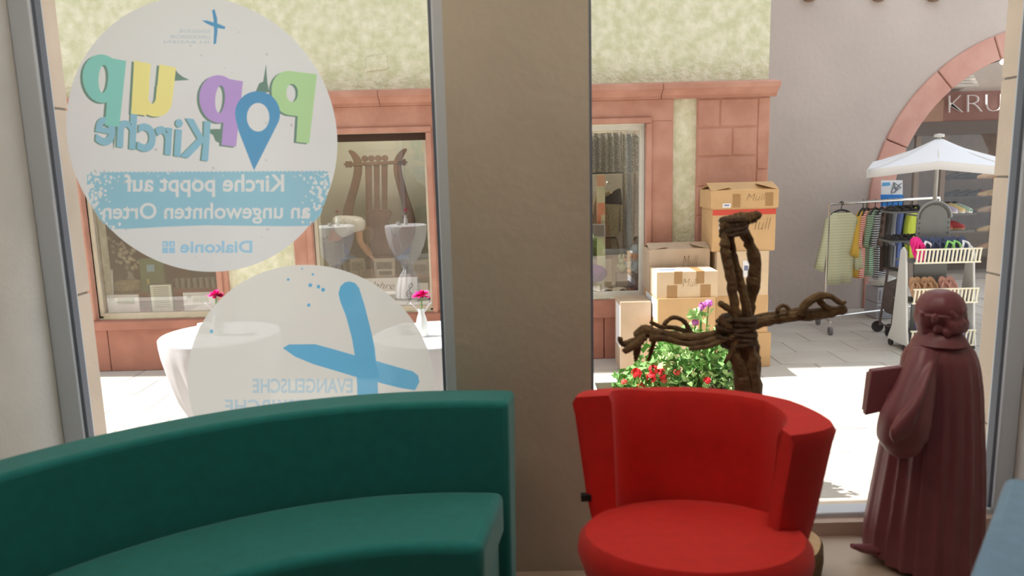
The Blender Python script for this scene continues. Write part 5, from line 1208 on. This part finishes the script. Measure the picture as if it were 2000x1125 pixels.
B = MB().tube([(xm + hwm * 1.02 * math.cos(t * math.pi / 16), 7.265, ztop - hwm * .95 + hwm * .98 * math.sin(t * math.pi / 16)) for t in range(17)], .008, 6).build('board_rim', mat('rim_grey', (150, 152, 152), .4, metal=.5), ss)
hm = mat('hole_dark', (70, 72, 72), .6)
for k in range(22):
    t = math.pi * k / 21; p = Vector((xm + hwm * .86 * math.cos(t), 7.268, ztop - hwm * .95 + hwm * .8 * math.sin(t))); MB().tube([p, p + Vector((0, -.003, 0))], .008, 8).build('rivet', hm, ss)
for s in (-1, 1):
    for k in range(6): p = Vector((xm + s * hwm * .86, 7.268, ztop - hwm * .95 - .05 - k * .05)); MB().tube([p, p + Vector((0, -.003, 0))], .008, 8).build('rivet', hm, ss)
trays = []
for ti, (ya, yb) in enumerate(((486, 513), (564, 592), (646, 676))):
    z1_, z0_ = sz(1845, ya, YA - .03), sz(1845, yb, YA - .03); trays.append(z0_)
    ty_ = MB().box(xl_ + .022, xr_ - .022, YA + .02, YB2 - .04, z0_ - .015, z0_).build('tray', M_gpan, ss)
    yf = YA - .0
    MB().box(xl_ + .024, xr_ - .024, yf - .012, yf + .008, z1_ - .014, z1_).build('tray_rail', M_slat, ty_); MB().box(xl_ + .024, xr_ - .024, yf - .002, yf + .018, z0_ - .012, z0_ + .004).build('tray_rail', M_slat, ty_)
    n = 17; m0 = None
    for k in range(n):
        x = xl_ + .04 + (xr_ - xl_ - .08) * k / (n - 1)
        if m0 is None: m0 = MB().hexa([(-.008, .0, 0), (.008, .0, 0), (.008, .012, 0), (-.008, .012, 0)], [(-.002, -.008, z1_ - z0_ - .012), (.014, -.008, z1_ - z0_ - .012), (.014, .004, z1_ - z0_ - .012), (-.002, .004, z1_ - z0_ - .012)]).mesh('slat'); m0.materials.append(M_slat)
        o = bpy.data.objects.new('slat', m0); link(o, ty_); o.location = Vector((x, yf, z0_)) - base_of(ss)
for x in (xl_ + .011, xr_ - .011):
    for y in (YA + .06, YB2 - .06): MB().tube([(x - .012, y, ST + .035), (x + .012, y, ST + .035)], .034, 12).build('caster', M_dark, ss); MB().tube([(x, y, ST + .035), (x, y, ST + .07)], .01, 6).build('caster_stem', M_dark, ss)
# wing shelves of the stand with black sandals
wy = 7.62
zw1, zw2 = sz(1770, 413, wy), sz(1770, 470, wy)
wsx0, wsx1 = sx(1742, 440, wy), sx(1800, 440, wy)
zr1, zr2 = sz(1870, 417, wy), sz(1880, 450, wy); wr0, wr1 = sx(1838, 430, wy), sx(1906, 430, wy)
for a, b, zs_ in ((wsx0, wsx1, (zw1, zw2)), (wr0, wr1, (zr1, zr2))):
    for z in zs_:
        w_ = MB().box(a, b, wy, wy + .26, z - .02, z).build('wing_shelf', M_gpan, ss)
        xq = min(max((a + b) / 2, xm - hwm + .03), xm + hwm - .03)
        MB().tube([(xq, 7.285, z - .03), ((xq + (a + b) / 2) / 2, wy + .02, z - .03)], .01, 6).build('shelf_bracket', M_gpan, w_)
def sole_outline(L, Wd, n=20):
    o = []
    for i in range(n):
        t = 2 * math.pi * i / n; x = math.cos(t) * L / 2; w = Wd / 2 * (1 - .18 * math.cos(t + .3) * -1 - .18 * math.exp(-((x / L) ** 2) * 40)); o.append((x, math.sin(t) * w))
    return o
def flip_flop(label, loc, rot, cs, cst, group, cat='sandal', name='flip_flop'):
    t = thing(name, label, cat, loc, group); t.rotation_euler = rot
    _local(MB().slab([(x, y, 0) for x, y in sole_outline(.25, .1)], (0, 0, .02)), 'sole', cs, t)
    for s in (-1, 1): _local(MB().tube(smooth_path([(.07, 0, .02), (.03, s * .028, .05), (-.03, s * .045, .018)], 4), .011, 6), 'strap', cst, t)
    return t
def shoe(label, loc, rz, cu, cs, group, L=.27, name='shoe', cat='shoe', tie=None):
    t = thing(name, label, cat, loc, group, rz)
    _local(MB().slab([(x, y, 0) for x, y in sole_outline(L, .095)], (0, 0, .018)), 'sole', cs, t)
    secs = [(-.48, .020, .075), (-.38, .036, .085), (-.2, .036, .075), (0, .037, .07), (.15, .040, .056), (.32, .040, .042), (.45, .026, .03), (.49, .008, .02)]; vs_ = []; n = 12
    for u, w, h in secs:
        for j in range(n): a = math.pi * j / (n - 1); vs_.append((u * L, w * math.cos(a), .018 + h * math.sin(a) ** .7))
    fs_ = [(i * n + j, i * n + j + 1, (i + 1) * n + j + 1, (i + 1) * n + j) for i in range(len(secs) - 1) for j in range(n - 1)]; fs_ += [tuple(range(n)), tuple((len(secs) - 1) * n + j for j in range(n))]
    o = _local(MB().add(vs_, fs_), 'upper', cu, t); o.data.shade_smooth()
    _local(MB().lathe([(0, 0), (.026, .0), (.03, .006), (.026, .008)], 14, (-.3 * L, 0, .1)), 'opening', M_dark, t)
    if tie: _local(MB().tube([(.02, -.03, .085), (.06, 0, .08), (.02, .03, .085)], .006, 5).tube([(.06, -.03, .075), (.1, 0, .07), (.06, .03, .075)], .006, 5), 'laces', tie, t)
    return t
C_pink = mat('hot_pink_foam', (238, 36, 140), .7); C_navy = mat('navy_foam', (58, 66, 96), .7); C_lime = mat('lime_strap', (150, 214, 120), .6); C_tan = mat('tan_suede', (190, 150, 118), .9, var=.1, scale=30); C_rose = mat('rose_suede', (200, 150, 140), .9)
C_black = mat('black_leather', (40, 40, 42), .6); C_gold = mat('straw_shoe', (212, 186, 132), .8, var=.1, scale=30); C_red = mat('red_leather', (176, 60, 66), .6); C_beige = mat('beige_shoe', (206, 178, 150), .85)
TX = lambda px, y=500: sx(px, y, 7.12)
z_ = trays[0] + .002
spec = [(1772, C_pink, C_pink, 'pink flip flop leaning outermost in the top tray'), (1784, C_pink, C_pink, 'pink flip flop standing second in the top tray'), (1794, C_pink, C_pink, 'pink flip flop next to the navy ones in the top tray'), (1810, C_navy, M_paper, 'navy flip flop with white strap beside the pink ones'),
        (1824, C_navy, C_navy, 'plain navy flip flop in the middle of the top tray'), (1838, C_navy, C_navy, 'plain navy flip flop left of the lime strapped pair'), (1852, C_navy, C_lime, 'navy flip flop with lime strap, left of its pair'), (1866, C_navy, C_lime, 'navy flip flop with lime strap, right of its pair'), (1882, C_navy, M_paper, 'navy flip flop with pale strap near the right panel')]
for i, (px, a, b, lb) in enumerate(spec):
    x = min(max(TX(px), xl_ + .07), xr_ - .07)
    flip_flop(lb, (x, 7.13 + .012 * (i % 2), z_ + .118), (0, R(-62), R(90) + R(6 * (i % 3 - 1))), a, b, 'flip flops in the top tray')
z_ = trays[1] + .002
for i, (px, a, b, lb) in enumerate([(1788, C_tan, C_tan, 'tan slipper at the left end of the second tray'), (1799, C_tan, C_tan, 'tan slipper second from the left in the second tray'), (1812, C_tan, C_tan, 'tan slipper in the middle of the second tray'), (1824, C_tan, C_tan, 'tan slipper right of the middle in the second tray'), (1846, C_rose, C_rose, 'rose slipper left of its pair in the second tray'), (1862, C_rose, C_rose, 'rose slipper right of its pair in the second tray')]):
    x = min(max(TX(px, 550), xl_ + .07), xr_ - .07); flip_flop(lb, (x, 7.14 + .012 * (i % 2), z_ + .118), (0, R(-60), R(90)), a, b, 'slippers in the second tray', 'slipper', 'slipper')
z_ = trays[2] + .002
for i, px in enumerate((1800, 1850, 1880)):
    flip_flop(['purple sandal at the left of the bottom tray', 'purple sandal in the middle of the bottom tray', 'purple sandal at the right of the bottom tray'][i], (min(TX(px, 650), xr_ - .1), 7.14, z_ + .118), (0, R(-60), R(90)), mat('purple_foam', (106, 98, 170), .7), M_paper, 'sandals in the bottom tray')
for i in range(4):
    flip_flop('black strappy sandal on the upper left rack, %s' % ['outermost', 'second from the left', 'third from the left', 'nearest the grey board'][i], (wsx0 + .05 + i * .075, wy + .13, zw1 + .002), (0, 0, R(-80 + 8 * i)), C_black, C_black, 'black sandals on the left rack')
    flip_flop('black strappy sandal on the lower left rack, %s' % ['outermost', 'second from the left', 'third from the left', 'nearest the grey board'][i], (wsx0 + .05 + i * .075, wy + .13, zw2 + .002), (0, 0, R(-80 + 8 * i)), C_black, C_black, 'black sandals on the left rack')
for i, (c, n) in enumerate(((C_rose, 'rose'), (mat('lilac_cloth', (196, 190, 220), .8), 'lilac'), (mat('yellow_cloth', (232, 210, 150), .8), 'yellow'), (stripes('mint_stripe', (240, 240, 236), (70, 160, 130), 30, 'X'), 'mint striped'))):
    shoe(n + ' canvas shoe on the upper right rack', (wr0 + .05 + i * .075, wy + .13, zr1 + .001), R(-75), c, M_paper, 'canvas shoes on the right rack')
for i in range(2): shoe(['red leather sandal on the lower right rack, left of its pair', 'red leather sandal on the lower right rack, right of its pair'][i], (wr0 + .09 + i * .13, wy + .13, zr2 + .001), R(-20), C_red, C_tan, 'red sandals on the right rack', .2)
# shoe shelves inside the shop
YSh = 11.75
shelf_y = [349, 383, 414, 452, 486]
sx0, sx1 = sx(1846, 400, YSh), sx(1990, 400, YSh)
sr = thing('shop_shelf', 'dark shoe shelf inside the shop behind the arch', 'shelf', ((sx0 + sx1) / 2, YSh + .1, ST + .02))
for y in shelf_y: z = sz(1920, y, YSh); MB().box(sx0, sx1, YSh - .08, YSh + .2, z - .008, z).build('shelf_board', mat('shelf_dark', (104, 94, 88), .6), sr)
for x in (sx0, sx1 - .03): MB().box(x, x + .03, YSh + .16, YSh + .2, ST + .02, sz(1920, 330, YSh)).build('shelf_post', mat('shelf_dark', (92, 82, 76), .6), sr)
rows_n = ['top', 'second', 'third', 'fourth', 'lowest']
for j, y in enumerate(shelf_y):
    z = sz(1920, y, YSh) + .001
    for i, px in enumerate((1862, 1884, 1906, 1926, 1948)):
        dark = i < 3 and j < 2
        if i < 3 and j >= 2: continue
        shoe('%s shoe on the %s shelf of the shop, %s' % ('dark' if dark else ['beige', 'straw coloured', 'beige', 'straw coloured', 'brown'][j], rows_n[j], ['at the left end', 'second from the left', 'in the middle', 'left of the sandstone pier', 'beside the sandstone pier'][i]),
             (sx(px, y, YSh), YSh + .04, z), R(192), C_black if dark else [C_beige, C_gold, C_beige, C_gold, C_tan][j], C_black if dark else C_beige, 'shoes on the shop shelves', .30, tie=C_red if (j == 1 and i == 3) else None)
# small things by the arch foot
YBx = 8.62
cb0, cb1 = sx(1712, 600, YBx), sx(1745, 600, YBx); zc1_ = sz(1725, 583, YBx); zc2_ = sz(1725, 562, YBx)
for k, (a, b, lb) in enumerate(((ST + .001, (ST + zc2_) / 2, 'grey plastic drawer box at the arch foot, lower of two'), ((ST + zc2_) / 2 + .002, zc2_, 'grey plastic drawer box at the arch foot, upper of two'))):
    t = thing('drawer_box', lb, 'box', ((cb0 + cb1) / 2, YBx, a), 'drawer boxes at the arch foot')
    MB().box(cb0, cb1 + .1, YBx, YBx + .3, a, b).build('box_body', mat('grey_tub', (176, 178, 186), .5), t, bevel=.01); MB().box(cb0 + .03, cb1 + .07, YBx - .01, YBx, a + .03, b - .03).build('drawer_front', mat('grey_front', (160, 164, 176), .4), t, bevel=.005); df_ = LAST[0]; MB().box((cb0 + cb1) / 2, (cb0 + cb1) / 2 + .08, YBx - .025, YBx - .01, (a + b) / 2, (a + b) / 2 + .02).build('handle', M_white, df_)
B = MB().ball(((cb0 + cb1) / 2 + .02, YBx + .13, zc2_ + .06), (.17, .12, .07), 16, 10)
for v in B.v: v.z = max(zc2_ + .001, v.z + .015 * math.sin(v.x * 60) * math.cos(v.y * 50))
o = B.build('plastic_bag', mat('white_bag', (214, 214, 208), .5), smooth=True, origin=((cb0 + cb1) / 2, YBx + .13, zc2_)); tag(o, 'crumpled white plastic bag on the grey drawer boxes', 'bag')
YTr = 7.7
tr = thing('folding_trolley', 'dark folded trolley with small wheels behind the white side panel', 'trolley', (sx(1736, 660, YTr), YTr, ST))
tp = [P(1733, 655, YTr), P(1738, 560, YTr)]
M_trol = mat('trolley_dark', (96, 84, 82), .7, var=.2, scale=20)
tx = sx(1744, 640, YTr)
for y in (YTr, YTr + .25): MB().tube([(tx - .02, y, ST + .08), (tx + .04, y, ST + .72)], .014, 8).build('frame_tube', M_trol, tr); 
for y in (YTr - .02, YTr + .27): MB().tube([(tx - .03, y - .012, ST + .065), (tx - .03, y + .012, ST + .065)], .062, 16).build('wheel', M_dark, tr); MB().tube([(tx + .1, y - .012, ST + .045), (tx + .1, y + .012, ST + .045)], .043, 14).build('wheel', M_dark, tr)
MB().tube([(tx - .02, YTr, ST + .1), (tx + .1, YTr, ST + .06)], .01, 6).tube([(tx - .02, YTr + .25, ST + .1), (tx + .1, YTr + .25, ST + .06)], .01, 6).build('lower_frame', M_trol, tr)
q = [(tx - .02, YTr + .02, ST + .25), (tx + .1, YTr + .02, ST + .2), (tx + .14, YTr + .02, ST + .62), (tx - .03, YTr + .02, ST + .56)]
MB().slab(q, (0, .2, 0)).build('cloth_bag', M_trol, tr, bevel=.04, seg=3)
MB().tube([(tx + .04, YTr, ST + .72), (tx + .04, YTr + .25, ST + .72)], .016, 8).build('handle', M_dark, tr)
